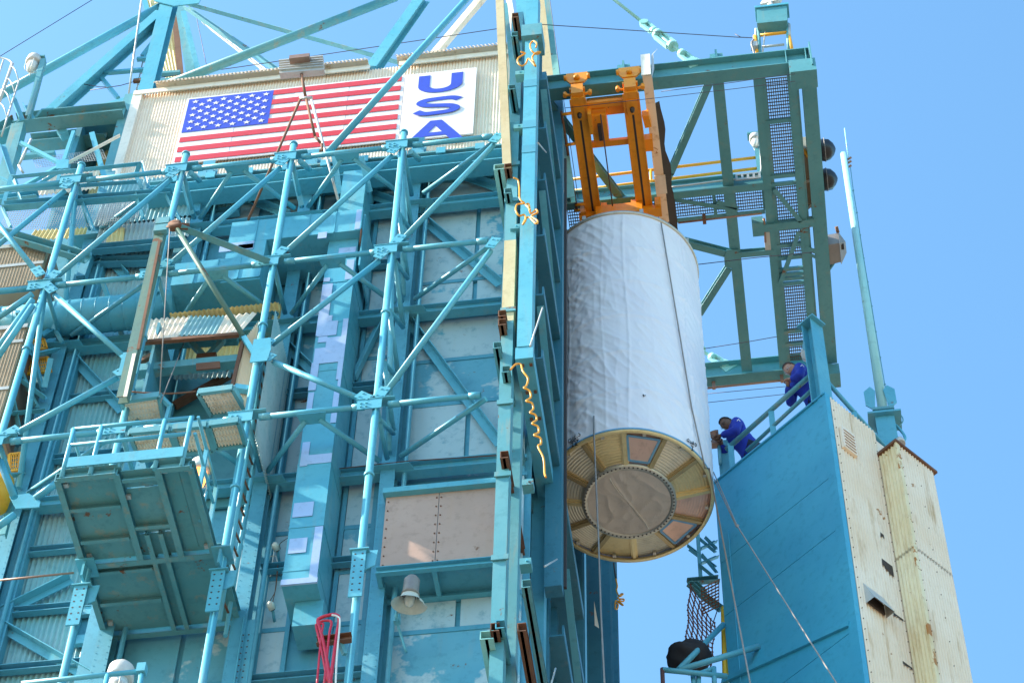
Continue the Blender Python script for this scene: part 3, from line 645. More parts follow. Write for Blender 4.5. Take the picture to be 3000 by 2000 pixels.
for j in range(NZ+1):
    z = SL*j/NZ
    for i in range(NT):
        th = -math.pi+2*math.pi*i/NT; r = SR-.012+wrinkle(th, z); verts.append((SC.x+r*math.cos(th), SC.y+r*math.sin(th), SC.z+z))
for j in range(NZ):
    for i in range(NT): faces.append((j*NT+i, j*NT+(i+1) % NT, (j+1)*NT+(i+1) % NT, (j+1)*NT+i))
FAB = bpy.data.materials.new('white_shroud'); _t, _b = nodes(FAB)
_co = N(_t, 'ShaderNodeNewGeometry').outputs['Position']; _t.links.new(mixc(_t, ramp(_t, nz(_t, _co, 1.2, 3), .35, .65), (.84, .79, .84), (.88, .84, .87)), _b.inputs['Base Color']); _b.inputs['Roughness'].default_value = .38
_bp = N(_t, 'ShaderNodeBump'); _bp.inputs['Strength'].default_value = .12; _bp.inputs['Distance'].default_value = .02; _mp = N(_t, 'ShaderNodeMapping'); _mp.inputs['Rotation'].default_value = (0, .7, 0); _mp.inputs['Scale'].default_value = (5, 5, 1.4)
_t.links.new(_co, _mp.inputs[0]); _t.links.new(nz(_t, _mp.outputs[0], 2.2, 3, .5), _bp.inputs['Height']); _t.links.new(_bp.outputs[0], _b.inputs['Normal'])
cover = link('fabric_cover', verts, faces, FAB, S, smooth=True)
lathe('end_ring', [(SR-.06, SL-.005), (SR+.012, SL-.005), (SR+.02, SL+.03), (SR+.008, SL+.07), (SR-.06, SL+.07), (SR-.06, SL-.005)], SC, SILV, S, n=96)
for k in range(8):
    a = k*math.pi/4-1.2; p = SC+V(((SR-.02)*math.cos(a), (SR-.02)*math.sin(a), SL+.07)); box('lifting_lug', p-V((.03, .03, 0)), p+V((.03, .03, .10)), SILV, S)
lathe('tape_band', [(SR+.002, -.012), (SR+.006, -.012), (SR+.006, .022), (SR+.002, .022)], SC, TAPE, S, n=120)
lathe('base_rim', [(SR-.055, -.035), (SR-.004, -.035), (SR-.004, .01), (SR-.055, .01), (SR-.055, -.035)], SC, ALU2, S, n=120)
# underside: twelve bays between radial ribs
RI = .69; dz_i = -.13
order = [ALU3, BROWNP, ALU, ALU2, ALU, ALU, ALU, ALU, ALU2, BROWNP, ALU, ALU2]
RIBM = paint('dark_gold_rib', (.42, .31, .16), (.55, .42, .22), rust=0, rough=.35, metal=.4)
for k in range(12):
    a0, a1 = R(2+k*30), R(32+k*30); m = MB(); NR, NA = 12, 8; vv = []; ff = []; sm = (a0+a1)/2
    for i in range(NR*2+1):
        r = RI+(SR-.055-RI)*i/(NR*2); z = .05+dz_i*(1-i/(NR*2)) + (.008 if i % 2 else 0)*(1 if k % 3 else .5)
        for j in range(NA+1):
            a = a0+(a1-a0)*j/NA; vv.append(SC+V((r*math.cos(a), r*math.sin(a), z)))
    for i in range(NR*2):
        for j in range(NA): n0 = i*(NA+1)+j; ff.append((n0, n0+1, n0+NA+2, n0+NA+1))
    link('skirt_panel', vv, ff, order[k], S)
    d = V((math.cos(a0), math.sin(a0), 0)); t = V((-math.sin(a0), math.cos(a0), 0))
    p, q = SC+d*RI+V((0, 0, dz_i+.02)), SC+d*(SR-.06)+V((0, 0, .01))
    rb = MB().add(*g_obox(p-t*.05, q-p, t*.10, V((0, 0, .05)))).add(*g_obox(p-t*.025-V((0, 0, .025)), q-p, t*.05, V((0, 0, .025)))).build('rib', RIBM if k % 3 else ALU2, S)
    if k in (1, 9):
        rr = []
        for r, a in ((RI+.06, a0+.07), (RI+.06, a1-.07), (SR-.12, a1-.05), (SR-.12, a0+.05)): rr.append(SC+V((r*math.cos(a), r*math.sin(a), .03+dz_i*(1-(r-RI)/(SR-RI)))))
        pn = plate('hatch', rr, .012, ALU3, S, None); m = MB()
        for i in range(4): m.add(*g_beam(rr[i]-V((0, 0, .01)), rr[(i+1) % 4]-V((0, 0, .01)), 'box', .035, .012))
        m.build('tape_frame', TAPE, pn)
    a = sm; p = SC+V(((SR-.09)*math.cos(a), (SR-.09)*math.sin(a), .0)); box('fitting', p-V((.025, .025, .02)), p+V((.025, .025, .05)), SILV, S)
rg = lathe('bolt_ring', [(.615, dz_i), (.615, dz_i-.02), (.695, dz_i-.02), (.695, dz_i+.03)], SC, SILV, S, n=96)
hm = MB()
for k in range(64):
    a = 2*math.pi*k/64; p = SC+V((.658*math.cos(a), .658*math.sin(a), dz_i-.0215)); hm.add(*g_tube(p, p+V((0, 0, .004)), .015, 8))
hm.build('bolt_holes', RUBBER, rg, kind='stuff')
vv = []; ff = []; NR, NA = 26, 72
for i in range(NR+1):
    r = .618*i/NR
    for j in range(NA):
        a = 2*math.pi*j/NA; x, y = r*math.cos(a), r*math.sin(a)
        c = x*math.cos(2.73)+y*math.sin(2.73); h = .022*math.exp(-(c/.012)**2)-.03*(1-(r/.618)**2)*0+.022*(1-abs(noise.noise(V((x*3.2, y*3.2, 5)))))**5+.012*noise.noise(V((x*6, y*6, 2)))
        vv.append(SC+V((x, y, dz_i-.012-h*(1-(r/.618)**6))))
for i in range(NR):
    for j in range(NA): ff.append((i*NA+j, i*NA+(j+1) % NA, (i+1)*NA+(j+1) % NA, (i+1)*NA+j))
link('dust_cover', vv, ff, GFAB, S)
path('cover_seam', [SC+V((math.cos(1.16)*s+.03*math.sin(s*5), math.sin(1.16)*s, dz_i-.04)) for s in [x*.1-.55 for x in range(12)]], .006, WHITEC, S)
# handwritten marks on the cloth
def strokes(pls, name):
    m = MB()
    for pl in pls: m.add(*g_path([onCyl(p, SR+.012) for p in pl], .006, 5))
    return m.build(name, BLACK, cover)
G_ = lambda x, y: ('g', x, y)
strokes([[G_(640, 1512), G_(626, 1520), G_(624, 1538), G_(636, 1541), G_(645, 1528), G_(640, 1512)], [G_(636, 1532), G_(648, 1545)],
         [G_(655, 1500), G_(653, 1520), G_(662, 1524), G_(668, 1515), G_(668, 1495)], [G_(672, 1518), G_(682, 1488), G_(688, 1508)], [G_(676, 1505), G_(686, 1502)],
         [G_(692, 1478), G_(693, 1500), G_(704, 1494), G_(704, 1482), G_(692, 1478)],
         [G_(645, 1535), G_(662, 1532)], [G_(653, 1534), G_(652, 1566)], [G_(645, 1570), G_(660, 1566)], [G_(668, 1530), G_(676, 1558), G_(688, 1522)], [G_(664, 1531), G_(694, 1521)], [G_(668, 1563), G_(688, 1557)]], 'lettering')
strokes([[G_(1450, 1515), G_(1441, 1520), G_(1442, 1532), G_(1450, 1535), G_(1455, 1524), G_(1450, 1515)], [G_(1450, 1530), G_(1457, 1540)],
         [G_(1462, 1528), G_(1464, 1545), G_(1472, 1548), G_(1474, 1534)], [G_(1476, 1556), G_(1484, 1534), G_(1490, 1562)], [G_(1478, 1548), G_(1488, 1550)], [G_(1495, 1545), G_(1498, 1568), G_(1505, 1566), G_(1504, 1550), G_(1495, 1545)],
         [G_(1468, 1562), G_(1488, 1572)], [G_(1478, 1566), G_(1478, 1596)], [G_(1470, 1592), G_(1488, 1600)]], 'lettering')
strokes([[G_(1136, 1212), G_(1142, 1222)], [G_(1140, 1210), G_(1143, 1224)], [G_(1142, 1218), G_(1156, 1216)]], 'ink_mark')
# sling to the hoist (above the rim, behind it as seen from the ground)
HK = SC+V((0, 0, SL+.95))
sl_ = thing('lifting_sling', 'wire rope sling from the hoist hook to the stage top ring', 'sling', HK)
for k in range(4):
    a = k*math.pi/2+.785; tube('leg', SC+V(((SR-.02)*math.cos(a), (SR-.02)*math.sin(a), SL+.16)), HK, .012, WIRE, sl_, 6)
lathe('hook_block', [(0, -.15), (.08, -.12), (.1, 0), (.1, .2), (.04, .28), (0, .28)], HK, ORANGE, sl_, n=16)
# ================================================================== overhead service frame (horizontal, seen from below)
ZF = 38.5
zc = lambda p, z=ZF: onZ(p, z)
YN = zc(('c', 1200, 580)).y; YFAR = zc(('h', 400, 1110)).y; YM = zc(('c', 1400, 1345)).y
XE = zc(('d', 600, 480)).x
FR = thing('overhead_frame', 'horizontal green steel frame cantilevered right from the tower top', 'steel frame', (-.6, 24, ZF))
def fb(name, p0, p1, kind='I', w=.2, h=.34, mat=TEALF, par=None): return beam(name, V(p0)+V((0, 0, h/2)), V(p1)+V((0, 0, h/2)), mat, par or FR, kind, w, h, .02)
nb = fb('runway_beam', (-3.3, YN, ZF), (XE+.12, YN, ZF), 'I', .24, .46)
for k in range(2): box('stiffener', (XE-.28+k*.33, YN-.13, ZF+.02), (XE-.266+k*.33, YN+.13, ZF+.44), TEALF, nb)
far = fb('runway_beam', (-3.3, YFAR, ZF), (XE+.1, YFAR, ZF), 'I', .26, .46)
mid = fb('walkway_beam', (-3.3, YM, ZF), (zc(('d', 320, 1250)).x, YM, ZF), 'I', .14, .4)
yg1 = zc(('c', 1500, 1490)).y
fb('walkway_beam', (-3.3, yg1+.12, ZF+.1), (zc(('d', 330, 1430)).x, yg1+.12, ZF+.1), 'L', .08, .12)
def ymem(a, b, w, name='cross_beam', h=.26, mat=TEALF):
    x = (zc(a).x+zc(b).x)/2; return fb(name, (x, YN+.12, ZF+.06), (x, YFAR-.12, ZF+.06), 'I', w, h, mat)
ymem(('d', 18, 560), ('h', 430, 1000), .19)
m2 = ymem(('d', 292, 530), ('h', 680, 975), .14, h=.34); m3 = ymem(('d', 530, 600), ('h', 880, 720), .14, h=.34); m4 = ymem(('d', 650, 700), ('h', 1010, 900), .24, 'edge_beam', .3)
xg0, xg1 = zc(('d', 335, 510)).x, zc(('d', 490, 510)).x; xw0, xw1 = zc(('d', 310, 600)).x, zc(('d', 545, 600)).x
for x, sx in ((xg0-.06, .11), (xg1+.09, .15)): box('walkway_angle', (x-sx/2, YN+.15, ZF+.10), (x+sx/2, YFAR-.15, ZF+.115), TEALR, FR)
ys = [YN+.2]+[zc(('d', 430, y)).y for y in (855, 1235, 1290)]+[zc(('h', 740, y)).y for y in (50, 205, 290, 370, 405, 435, 470, 800, 890)]+[YFAR-.2]
for ya, yb in zip(ys, ys[1:]):
    if yb-ya > .25: g_grate((xg0, ya+.03, ZF+.13), (xg1-xg0, 0, 0), (0, yb-ya-.06, 0), .036, .066, .013, .03).build('grating', GRATE, FR, kind='stuff')
for y in ys[1:-1]: box('grating_bearer', (xw0, y-.035, ZF+.08), (xw1, y+.035, ZF+.128), TEALR, FR)
x0w, x1w = -2.9, zc(('d', 330, 1400)).x
for k in range(4):
    xa, xb = x0w+(x1w-x0w)*k/4, x0w+(x1w-x0w)*(k+1)/4; g_grate((xa+.02, YM+.12, ZF+.2), (xb-xa-.04, 0, 0), (0, yg1-YM-.02, 0), .04, .06, .012, .03).build('grating', GRATE, FR, kind='stuff')
    box('grating_bearer', (xb-.03, YM+.1, ZF+.1), (xb+.03, yg1+.08, ZF+.19), TEALF, FR)
def zb(a, b, w=.1, z=ZF+.1, kind='L', mat=TEALF, name='frame_brace'): p, q = zc(a, z), zc(b, z); return beam(name, p, q, mat, FR, kind, w, w, .014)
zb(('c', 490, 705), ('c', 1045, 1440), .13, kind='I'); zb(('c', 1595, 565), ('c', 1325, 1190), .12, kind='I'); zb(('c', 1325, 1180), ('c', 1215, 1470), .12, kind='I')
zb(('h', 10, 160), ('h', 320, 240), .13, kind='I'); zb(('h', 320, 330), ('h', 115, 650), .12, kind='I'); zb(('h', 380, 243), ('h', 625, 222), .11, kind='I')
plate('brace_gusset', [zc(p, ZF+.03) for p in (('h', 285, 260), ('h', 305, 215), ('h', 385, 215), ('h', 385, 300), ('h', 350, 345), ('h', 290, 330))], .02, TEALF, FR)
zb(('d', 395, 1300), ('d', 578, 1520), .08, ZF+.06, mat=TEALR); zb(('h', 672, 440), ('h', 800, 85), .08, ZF+.06, mat=TEALR)
zb(('c', 1360, 1370), ('c', 1790, 1440), .08); zb(('d', 0, 1385), ('d', 140, 1425), .08)
bq = fb('cross_tie', zc(('h', 545, 72), ZF+.02), zc(('h', 910, 32), ZF+.02), 'box', .15, .12); p = zc(('h', 520, 75), ZF); box('tie_end', p-V((.1, .14, .01)), p+V((.1, .14, .2)), TEALF, FR)
zb(('h', 840, 195), ('h', 930, 225), .09); zb(('h', 860, 238), ('h', 925, 265), .06)
# end box hanging at the near corner
p = onY(('d', 598, 500), YN-.16); box('end_box', (p.x-.22, YN-.17, ZF-.40), (p.x+.22, YN+.17, ZF-.004), TEALF, FR)
box('end_plate', (XE+.125, YN-.2, ZF-.25), (XE+.15, YN+.2, ZF+.5), TEALF, FR)
p = zc(('h', 1010, 1160)); box('end_box', (p.x-.2, YFAR-.16, ZF-.3), (p.x+.2, YFAR+.16, ZF-.004), TEALF, FR)
for (tl, x, y) in (('c', 1005, 475), ('c', 1643, 400)):
    p = onY((tl, x, y), YN); m = MB().add(*g_box((p.x-.12, YN-.1, p.z-.16), (p.x+.12, YN+.1, p.z-.13))).add(*g_box((p.x-.11, YN-.02, p.z-.13), (p.x+.11, YN+.02, p.z+.12))).add(*g_box((p.x-.02, YN-.1, p.z-.13), (p.x+.02, YN+.1, p.z+.12))); m.build('stop_block', TEALF, FR)
# yellow guard rail of the mid walkway
GR = thing('guard_rail', 'yellow two-bar guard rail along the grating walkway above the white cylinder', 'guard rail', (-1, YM, ZF+.4))
for ya, yb, yc, yd in ((1245, 1100, 1080, 0), (1325, 1180, 1155, 0)):
    tube('rail', onY(('c', 570, ya), YM), onY(('d', 315, yc), YM), .028, YEL, GR)
for x, y in ((572, 1240), (1190, 1170), (1330, 1150)): a = onY(('c', x, y), YM); tube('post', (a.x, YM, ZF+.42), a, .026, YEL, GR)
a = onY(('d', 312, 1078), YM); tube('post', (a.x, YM, ZF+.42), a, .026, YEL, GR)
cp = path('conduit', smoothpath([onY(p, YM-.1) for p in (('d', 270, 560), ('d', 285, 800), ('d', 305, 1100), ('d', 300, 1190), ('d', 250, 1220), ('d', 0, 1250), ('c', 1500, 1270), ('c', 1330, 1290))], 5), .018, GALV); tag(cp, 'grey conduit bending down to run along the mid walkway', 'conduit')
ct = thing('cable_tray', 'small perforated grey tray bracket on the mid walkway beside the guard rail', 'bracket', onY(('d', 215, 1225), YM-.12))
a = onY(('d', 215, 1215), YM-.12); m = MB()
for dx in (-.2, -.1, 0, .1, .2): m.add(*g_box((a.x+dx-.02, YM-.13, a.z-.08), (a.x+dx+.02, YM-.11, a.z+.08)))
for dz in (-.08, .08): m.add(*g_box((a.x-.22, YM-.132, a.z+dz-.015), (a.x+.22, YM-.108, a.z+dz+.015)))
m.build('tray', GALV, ct)
# ================================================================== orange bridge crane
BC = thing('bridge_crane', 'orange twin girder bridge crane hung from the green overhead frame', 'crane', (SC.x, YN+2, ZF))
ZG = ZF-.40
for nm, xa in (('a', ('c', 703, 800)), ('b', ('c', 1068, 780))):
    x = zc(xa, ZG).x
    gd = box('girder', (x-.115, YN-.12, ZG), (x+.115, YFAR-.1, ZG+.33), ORANGE, BC)
    box('slot', (x-.018, YN+.1, ZG-.004), (x+.018, YFAR-.4, ZG+.0), RUBBER, gd)
    for s in (-1, 1): box('flange', (x+s*.115, YN-.1, ZG-.012), (x+s*.14, YFAR-.1, ZG+.004), ORANGE, gd)
    hp = MB().add(*g_box((x-.09, YN+.02, ZG-.03), (x+.09, YN+.3, ZG-.002))); hp.build('wear_plate', ORANGE, gd)
    lathe('hook', [(0, -.1), (.035, -.09), (.04, .0), (.015, .05)], (x, YN+.18, ZG-.03), RUBBER, gd, n=10)
    tr = thing('end_truck', '', '', (x, YN, ZF)); del tr['label']; del tr['category']; tr.parent = BC; tr.location = V((x, YN, ZF))-WORLD[BC.name]
    z0 = ZF-.04
    pt = plate('side_plate', [(x+dx, YN-.19, z0+dz) for dx, dz in ((-.18, .13), (-.18, .34), (.18, .34), (.18, .13), (.12, .02), (-.12, .02))], .03, ORANGE, tr, (0, 1, 0))
    lathe('axle_cap', [(.05, 0), (.05, .05), (.03, .07), (0, .07)], (x, YN-.205, z0+.14), ORANGE, tr, axis=(0, -1, 0), n=14)
    for dx in (-.22, .22): tube('wheel_hub', (x+dx, YN-.2, z0+.2), (x+dx*.8, YN-.2, z0+.2), .05, ORANGE, tr)
    m = MB().add(*g_box((x-.10, YN-.2, ZF-.36), (x+.10, YN+.10, ZF-.06))); m.build('yoke', ORANGE, tr)
    box('stop_plate', (x-.13, YN-.18, ZF-.2), (x+.13, YN-.12, ZF-.14), ORANGE, tr)
    for s in (-1, 1): tube('stop_arm', (x+s*.1, YN-.1, ZF-.26), (x+s*.2, YN-.12, ZF-.26), .025, ORANGE, tr); tube('buffer', (x+s*.21, YN-.12, ZF-.30), (x+s*.21, YN-.12, ZF-.2), .035, ORANGE, tr)
xa, xb = zc(('c', 703, 800), ZG).x+.115, zc(('c', 1068, 780), ZG).x-.115
for (tl, x, y), hh in ((('c', 880, 735), .1), (('c', 920, 1005), .1), (('c', 930, 1005), .0)):
    if hh: y = zc((tl, x, y), ZG).y; box('cross_tie', (xa, y-.055, ZG+.08), (xb, y+.055, ZG+.05+hh), ORANGE, BC)
y0, y1 = zc(('c', 900, 765), ZG).y, zc(('c', 900, 870), ZG).y
hu = box('hoist_drum_box', (xa, y0, ZG+.2), (xb, y1-.1, ZG+.5), ORANGE, BC); box('hoist_bracket', (xa+.02, y0-.05, ZG-.12), (xa+.08, y0+.35, ZG+.15), ORANGE, BC)
p = onY(('c', 830, 690), YN+.35); box('hoist_block', (p.x-.13, YN+.25, ZG-.02), (p.x+.13, YN+.75, ZG+.35), ORANGE, BC)
box('hoist_sheave', (p.x-.03, YN+.4, ZG-.1), (p.x+.03, YN+.7, ZG-.02), RUBBER, BC)
y0 = zc(('c', 900, 1480), ZG-.1).y
m = MB().add(*g_box((xa-.36, y0-.05, ZG-.14), (xb+.40, y0+.12, ZG-.01)))
m.build('trolley_beam', ORANGE, BC)
for x in (xa-.33, xa+.03, xb-.11, xb+.30): box('trolley_clamp', (x, y0-.12, ZG-.11), (x+.1, y0+.02, ZG+.12), ORANGE, BC)
box('hoist_body', (SC.x-.4, 23.2, ZG-.3), (SC.x+.4, 24.0, ZG-.015), ORANGE, BC); tube('hoist_rope', (SC.x, SC.y, ZG-.25), HK+V((0, 0, .25)), .012, WIRE, BC, 6)
tube('festoon_bar', zc(('c', 575, 770), ZG), zc(('c', 680, 1440), ZG), .022, RUST, BC)
for a, b in ((('c', 580, 790), ('c', 645, 780)), (('c', 600, 1000), ('c', 668, 990)), (('c', 670, 1410), ('c', 735, 1405)), (('c', 665, 1450), ('c', 735, 1445))): tube('festoon_arm', zc(a, ZG), zc(b, ZG), .028, ORANGE, BC)
tube('pull_rope', zc(('c', 845, 790), ZG-.06), zc(('c', 937, 1485), ZG-.06), .011, WIRE, BC, 6)
for a, b in ((('c', 1140, 825), ('c', 1185, 815)), (('c', 1150, 985), ('c', 1205, 980))): zb_ = beam('side_bracket', zc(a, ZG+.2), zc(b, ZG+.2), ORANGE, BC, 'box', .24, .18)
# weather seal hanging in the bay (runs back from the near beam)
SE = thing('weather_seal', 'cream seal strip with torn dark rubber flap beside the orange crane', 'weather seal', zc(('c', 1220, 600), ZF-.1))
xs = zc(('c', 1225, 1000), ZF-.1).x; yA, yB = YN-.22, YFAR-.3
box('seal_strip', (xs-.085, yA, ZF-.1), (xs+.075, yB, ZF-.07), CREAMR, SE)
vv = []; n = 40
for k in range(n+1):
    y = yA+.55+(yB-yA-.6)*k/n; vv += [(xs+.07, y, ZF-.072), (xs+.16+.13*k/n+.07*noise.noise(V((y*2.3, 2, 1)))+.03*noise.noise(V((y*9, 2, 1))), y, ZF-.02+.05*noise.noise(V((y*4, 5, 1))))]
link('rubber_flap', vv, [(2*k, 2*k+2, 2*k+3, 2*k+1) for k in range(n)], RUBBER, SE)
a = onY(('c', 1195, 465), YN-.24); b = onY(('c', 1215, 740), YN-.24)
pl = plate('cover_strip', [(xs-.1, YN-.26, ZF-.13), (xs+.06, YN-.26, ZF-.13), (xs+.06, YN-.24, ZF+.6), (xs-.1, YN-.24, ZF+.6)], .02, WHITEC, SE)
plate('torn_sheet', [(xs+.07, YN-.25, ZF-.25), (xs+.12, YN-.23, ZF+.1), (xs+.12, YN-.24, ZF+.6), (xs+.2, YN-.2, ZF+.85), (xs+.08, YN-.24, ZF+.55)], .005, GALV, SE, (0, 1, 0))
y0 = zc(('c', 1260, 1290), ZF-.1).y; box('cover_strip', (xs-.09, y0-.25, ZF-.13), (xs+.1, y0+.12, ZF-.104), WHITEC, SE)
# tie rods with turnbuckles
def tierod(px0, px1, y, label):
    a, b = onY(px0, y), onY(px1, y); d = (b-a).normalized(); L = (b-a).length; th = thing('tie_rod', label, 'tie rod', b)
    up = V((0, 1, 0)); n = d.cross(up).normalized()
    tube('rod', a-d*6, b-d*1.75, .03, MINT, th)
    def fork(c0, c1, w_=.13):
        m = MB()
        for s in (-1, 1): m.add(*g_beam(c0+n*(s*w_*.42), c1+n*(s*w_*.42), 'box', .07, .045))
        m.add(*g_lathe([(.0, -.05), (w_*.6, -.05), (w_*.6, .05), (0, .05)], c0, up, 14)[:2]); m.add(*g_tube(c1-d*.03, c1+d*.08, w_*.55, 12))
        return m.build('clevis', MINT, th)
    fork(b-d*1.72, b-d*1.38); tube('turnbuckle_rod', b-d*1.4, b-d*.35, .035, MINT, th)
    m = MB()
    for s in (-1, 1): m.add(*g_beam(b-d*1.18+n*(s*.085), b-d*.72+n*(s*.085), 'box', .08, .045))
    m.add(*g_tube(b-d*1.26, b-d*1.15, .095, 12)); m.add(*g_tube(b-d*.75, b-d*.64, .095, 12)); m.build('turnbuckle', MINT, th)
    fork(b+d*.02, b-d*.36, .14); plate('lug', [b+n*.15+d*.2, b-n*.15+d*.2, b-n*.1-d*.1, b+n*.1-d*.1], .05, MINT, th, up)
tierod(('c', 940, 0), ('c', 1475, 425), YN, 'mint tie rod with turnbuckle rising from the near beam to the tower')
tierod(('h', -300, 650), ('h', 290, 1005), YFAR, 'mint turnbuckle end showing behind the cylinder on the far beam')
# ================================================================== umbilical tower on the right (turned about 40 degrees)
K = V((1.09, 23.02, 31.9)); UL = V((-.763, .647, 0)).normalized(); UR = V((.647, .763, 0)).normalized(); NL = -UR; NR_ = -UL; UP = V((0, 0, 1))
U = thing('umbilical_tower', 'deep blue and cream corrugated umbilical tower with railed top deck', 'tower', (K.x, K.y, 0))
def onL(p, off=0): return onP(p, K-NL*off, NL)
def onR(p, off=0): return onP(p, K+NR_*off, NR_)
STAIN = paint('stained_cream_sheet', (.80, .62, .36), (.86, .72, .48), rust=.3, streak=1.0, rough=.55, bump=.03, grime=.85, rustc=(.45, .2, .04)); RSTAIN = paint('rusty_cream_flashing', (.80, .62, .36), (.86, .72, .48), rust=1.15, streak=1.0, rough=.6, rustc=(.45, .17, .03))
LW = 2.36; ZBU = 0.0; S1 = 1.08; OUT = .355; S2 = 1.9
zs = [31.9, onL(('l', 750, 175)).z, onL(('l', 800, 530)).z, onL(('l', 910, 1150)).z-.2, ZBU]
for za, zb2 in zip(zs, zs[1:]):                       # blue plates with recessed joints
    o = link('wall_plate', *g_obox(K-V((0, 0, 31.9))+V((0, 0, zb2+.006))+UL*.14, UL*(LW-.14), V((0, 0, za-zb2-.012)), UR*.02), UMB, U)
link('wall_core', *g_obox(V((K.x, K.y, ZBU))+UR*.022+UL*.05, UL*(LW-.06), V((0, 0, 31.88-ZBU)), UR*1.0), UMB, U)
link('corner_post', *g_obox(V((K.x, K.y, ZBU))-UR*.012-UL*.012, UL*.15, V((0, 0, 31.95-ZBU)), UR*.1), UMB, U)
beam('wall_rib', onL(('l', 910, 1158), -.02), onL(('l', 40, 1555), -.02), UMB, U, 'box', .05, .09)
beam('edge_strip', V((K.x, K.y, ZBU))+UL*(LW-.28)-UR*.008, V((K.x, K.y, 30.6))+UL*(LW-.22)-UR*.008, UMB, U, 'box', .012, .012)
for za, zb2 in ((31.86, 29.62), (29.64, 26.1), (26.12, 22.7), (22.72, ZBU)):
    dz = .02*random.random()
    corr('cream_sheet', V((K.x, K.y, zb2))+UR*.10-NR_*.0+NR_*(.012+dz*.3), UR*(S1-.10), V((0, 0, za-zb2+.05)), .06, .013, nrm=NR_, mat=CREAMR, parent=U)
for za, zb2 in ((31.3, 28.9), (28.92, 25.2), (25.22, 21.9), (21.92, ZBU)):
    corr('cream_sheet', V((K.x, K.y, zb2))+UR*(S1-.005)+NR_*.02, NR_*OUT, V((0, 0, za-zb2+.04)), .06, .013, nrm=-UR, mat=STAIN, parent=U)
    link('corner_flashing', *g_obox(V((K.x, K.y, zb2))+UR*(S1-.03)+NR_*(OUT+.0), UR*.07, V((0, 0, za-zb2)), NR_*.03), RSTAIN, U)
    corr('cream_sheet', V((K.x, K.y, zb2))+UR*(S1-.01)+NR_*(OUT+.012), UR*(S2-S1), V((0, 0, za-zb2+.04)), .06, .013, nrm=NR_, mat=CREAMR, parent=U)
link('cream_core', *g_obox(V((K.x, K.y, ZBU))+UR*.12-NR_*.5, UR*(S2-.14), V((0, 0, 31.75-ZBU)), NR_*.49), CREAMW, U)
link('cream_core', *g_obox(V((K.x, K.y, ZBU))+UR*(S1+.02), UR*(S2-S1-.05), V((0, 0, 31.2-ZBU)), NR_*(OUT-.01)), CREAMW, U)
link('roof_trim', *g_obox(V((K.x, K.y, 31.3))+UR*(S1-.05)-NR_*.05, UR*(S2-S1+.1), V((0, 0, .05)), NR_*(OUT+.1)), RUST, U)
m = MB()                                               # fixing screws of the sheets
for s, o_ in ((.13, 0), (S1-.04, 0), (S1+.05, OUT), (1.5, OUT)):
    for k in range(60):
        z = 31.6-k*.21*(1 if s in (.13, S1-.04, S1+.05) else 2.3)
        if z < 22 or (o_ and z > 31.2): continue
        p = V((K.x, K.y, z))+UR*s+NR_*(o_+.026); m.add(*g_tube(p-NR_*.01, p+NR_*.008, .008, 6))
m.build('sheet_screws', RUST, U, kind='stuff')
# louvre, hood and rust holes in the cream sheets
a = onR(('h', 1070, 1440)); b = onR(('h', 1170, 1560)); s0, s1 = (a-K).dot(UR), (b-K).dot(UR)
lv = link('louvre', *g_obox(K+UR*s0+NR_*.02+UP*(a.z-.5-K.z), UR*(s1-s0), UP*.5, NR_*.05), CREAMW, U)
for k in range(6): link('slat', *g_obox(K+UR*(s0+.03)+NR_*.075+UP*(a.z-.46+k*.075-K.z), UR*(s1-s0-.06), UP*.045-NR_*.03, NR_*.01), BROWNP, lv)
a = onR(('l', 1000, 900)); b = onR(('l', 1150, 1075)); s0, s1 = (a-K).dot(UR), (b-K).dot(UR); zt = a.z+.05
hd = MB(); c0 = K+UR*s0+UP*(zt-K.z)
vv = [c0, c0+UR*(s1-s0), c0+UR*(s1-s0)-UP*.42+NR_*.16, c0-UP*.42+NR_*.16, c0-UP*.42, c0+UR*(s1-s0)-UP*.42]
vv = [p+NR_*.025 for p in vv]
link('vent_hood', vv, [(0, 1, 2, 3), (0, 3, 4), (1, 5, 2)], GALV, U); link('vent_throat', *g_obox(c0+NR_*.03-UP*.40+UR*.04, UR*(s1-s0-.08), UP*.2, NR_*.02), RUBBER, U)
for q, sz in ((('l', 1135, 710), (.22, .2)), (('l', 1125, 530), (.07, .08)), (('l', 1215, 1080), (.2, .05)), (('l', 1280, 1415), (.19, .05))):
    a = onR(q, .03); m = MB(); n = 5
    for k in range(n): hh = sz[1]*(.6+.6*random.random()); m.add(*g_obox(a+UR*(sz[0]*k/n)-UP*hh, UR*(sz[0]/n), UP*hh, NR_*.004))
    m.build('rust_hole', RUBBER, U)
# deck and parapet
link('deck', *g_obox(K+UR*.06+UL*.06-UP*.02, UL*(LW-.06), UR*1.1, UP*.05), TEALR, U)
link('parapet_cap', *g_obox(K-UR*.03+UL*.0+UP*.0, UL*LW, UR*.12, UP*.03), UMB, U)
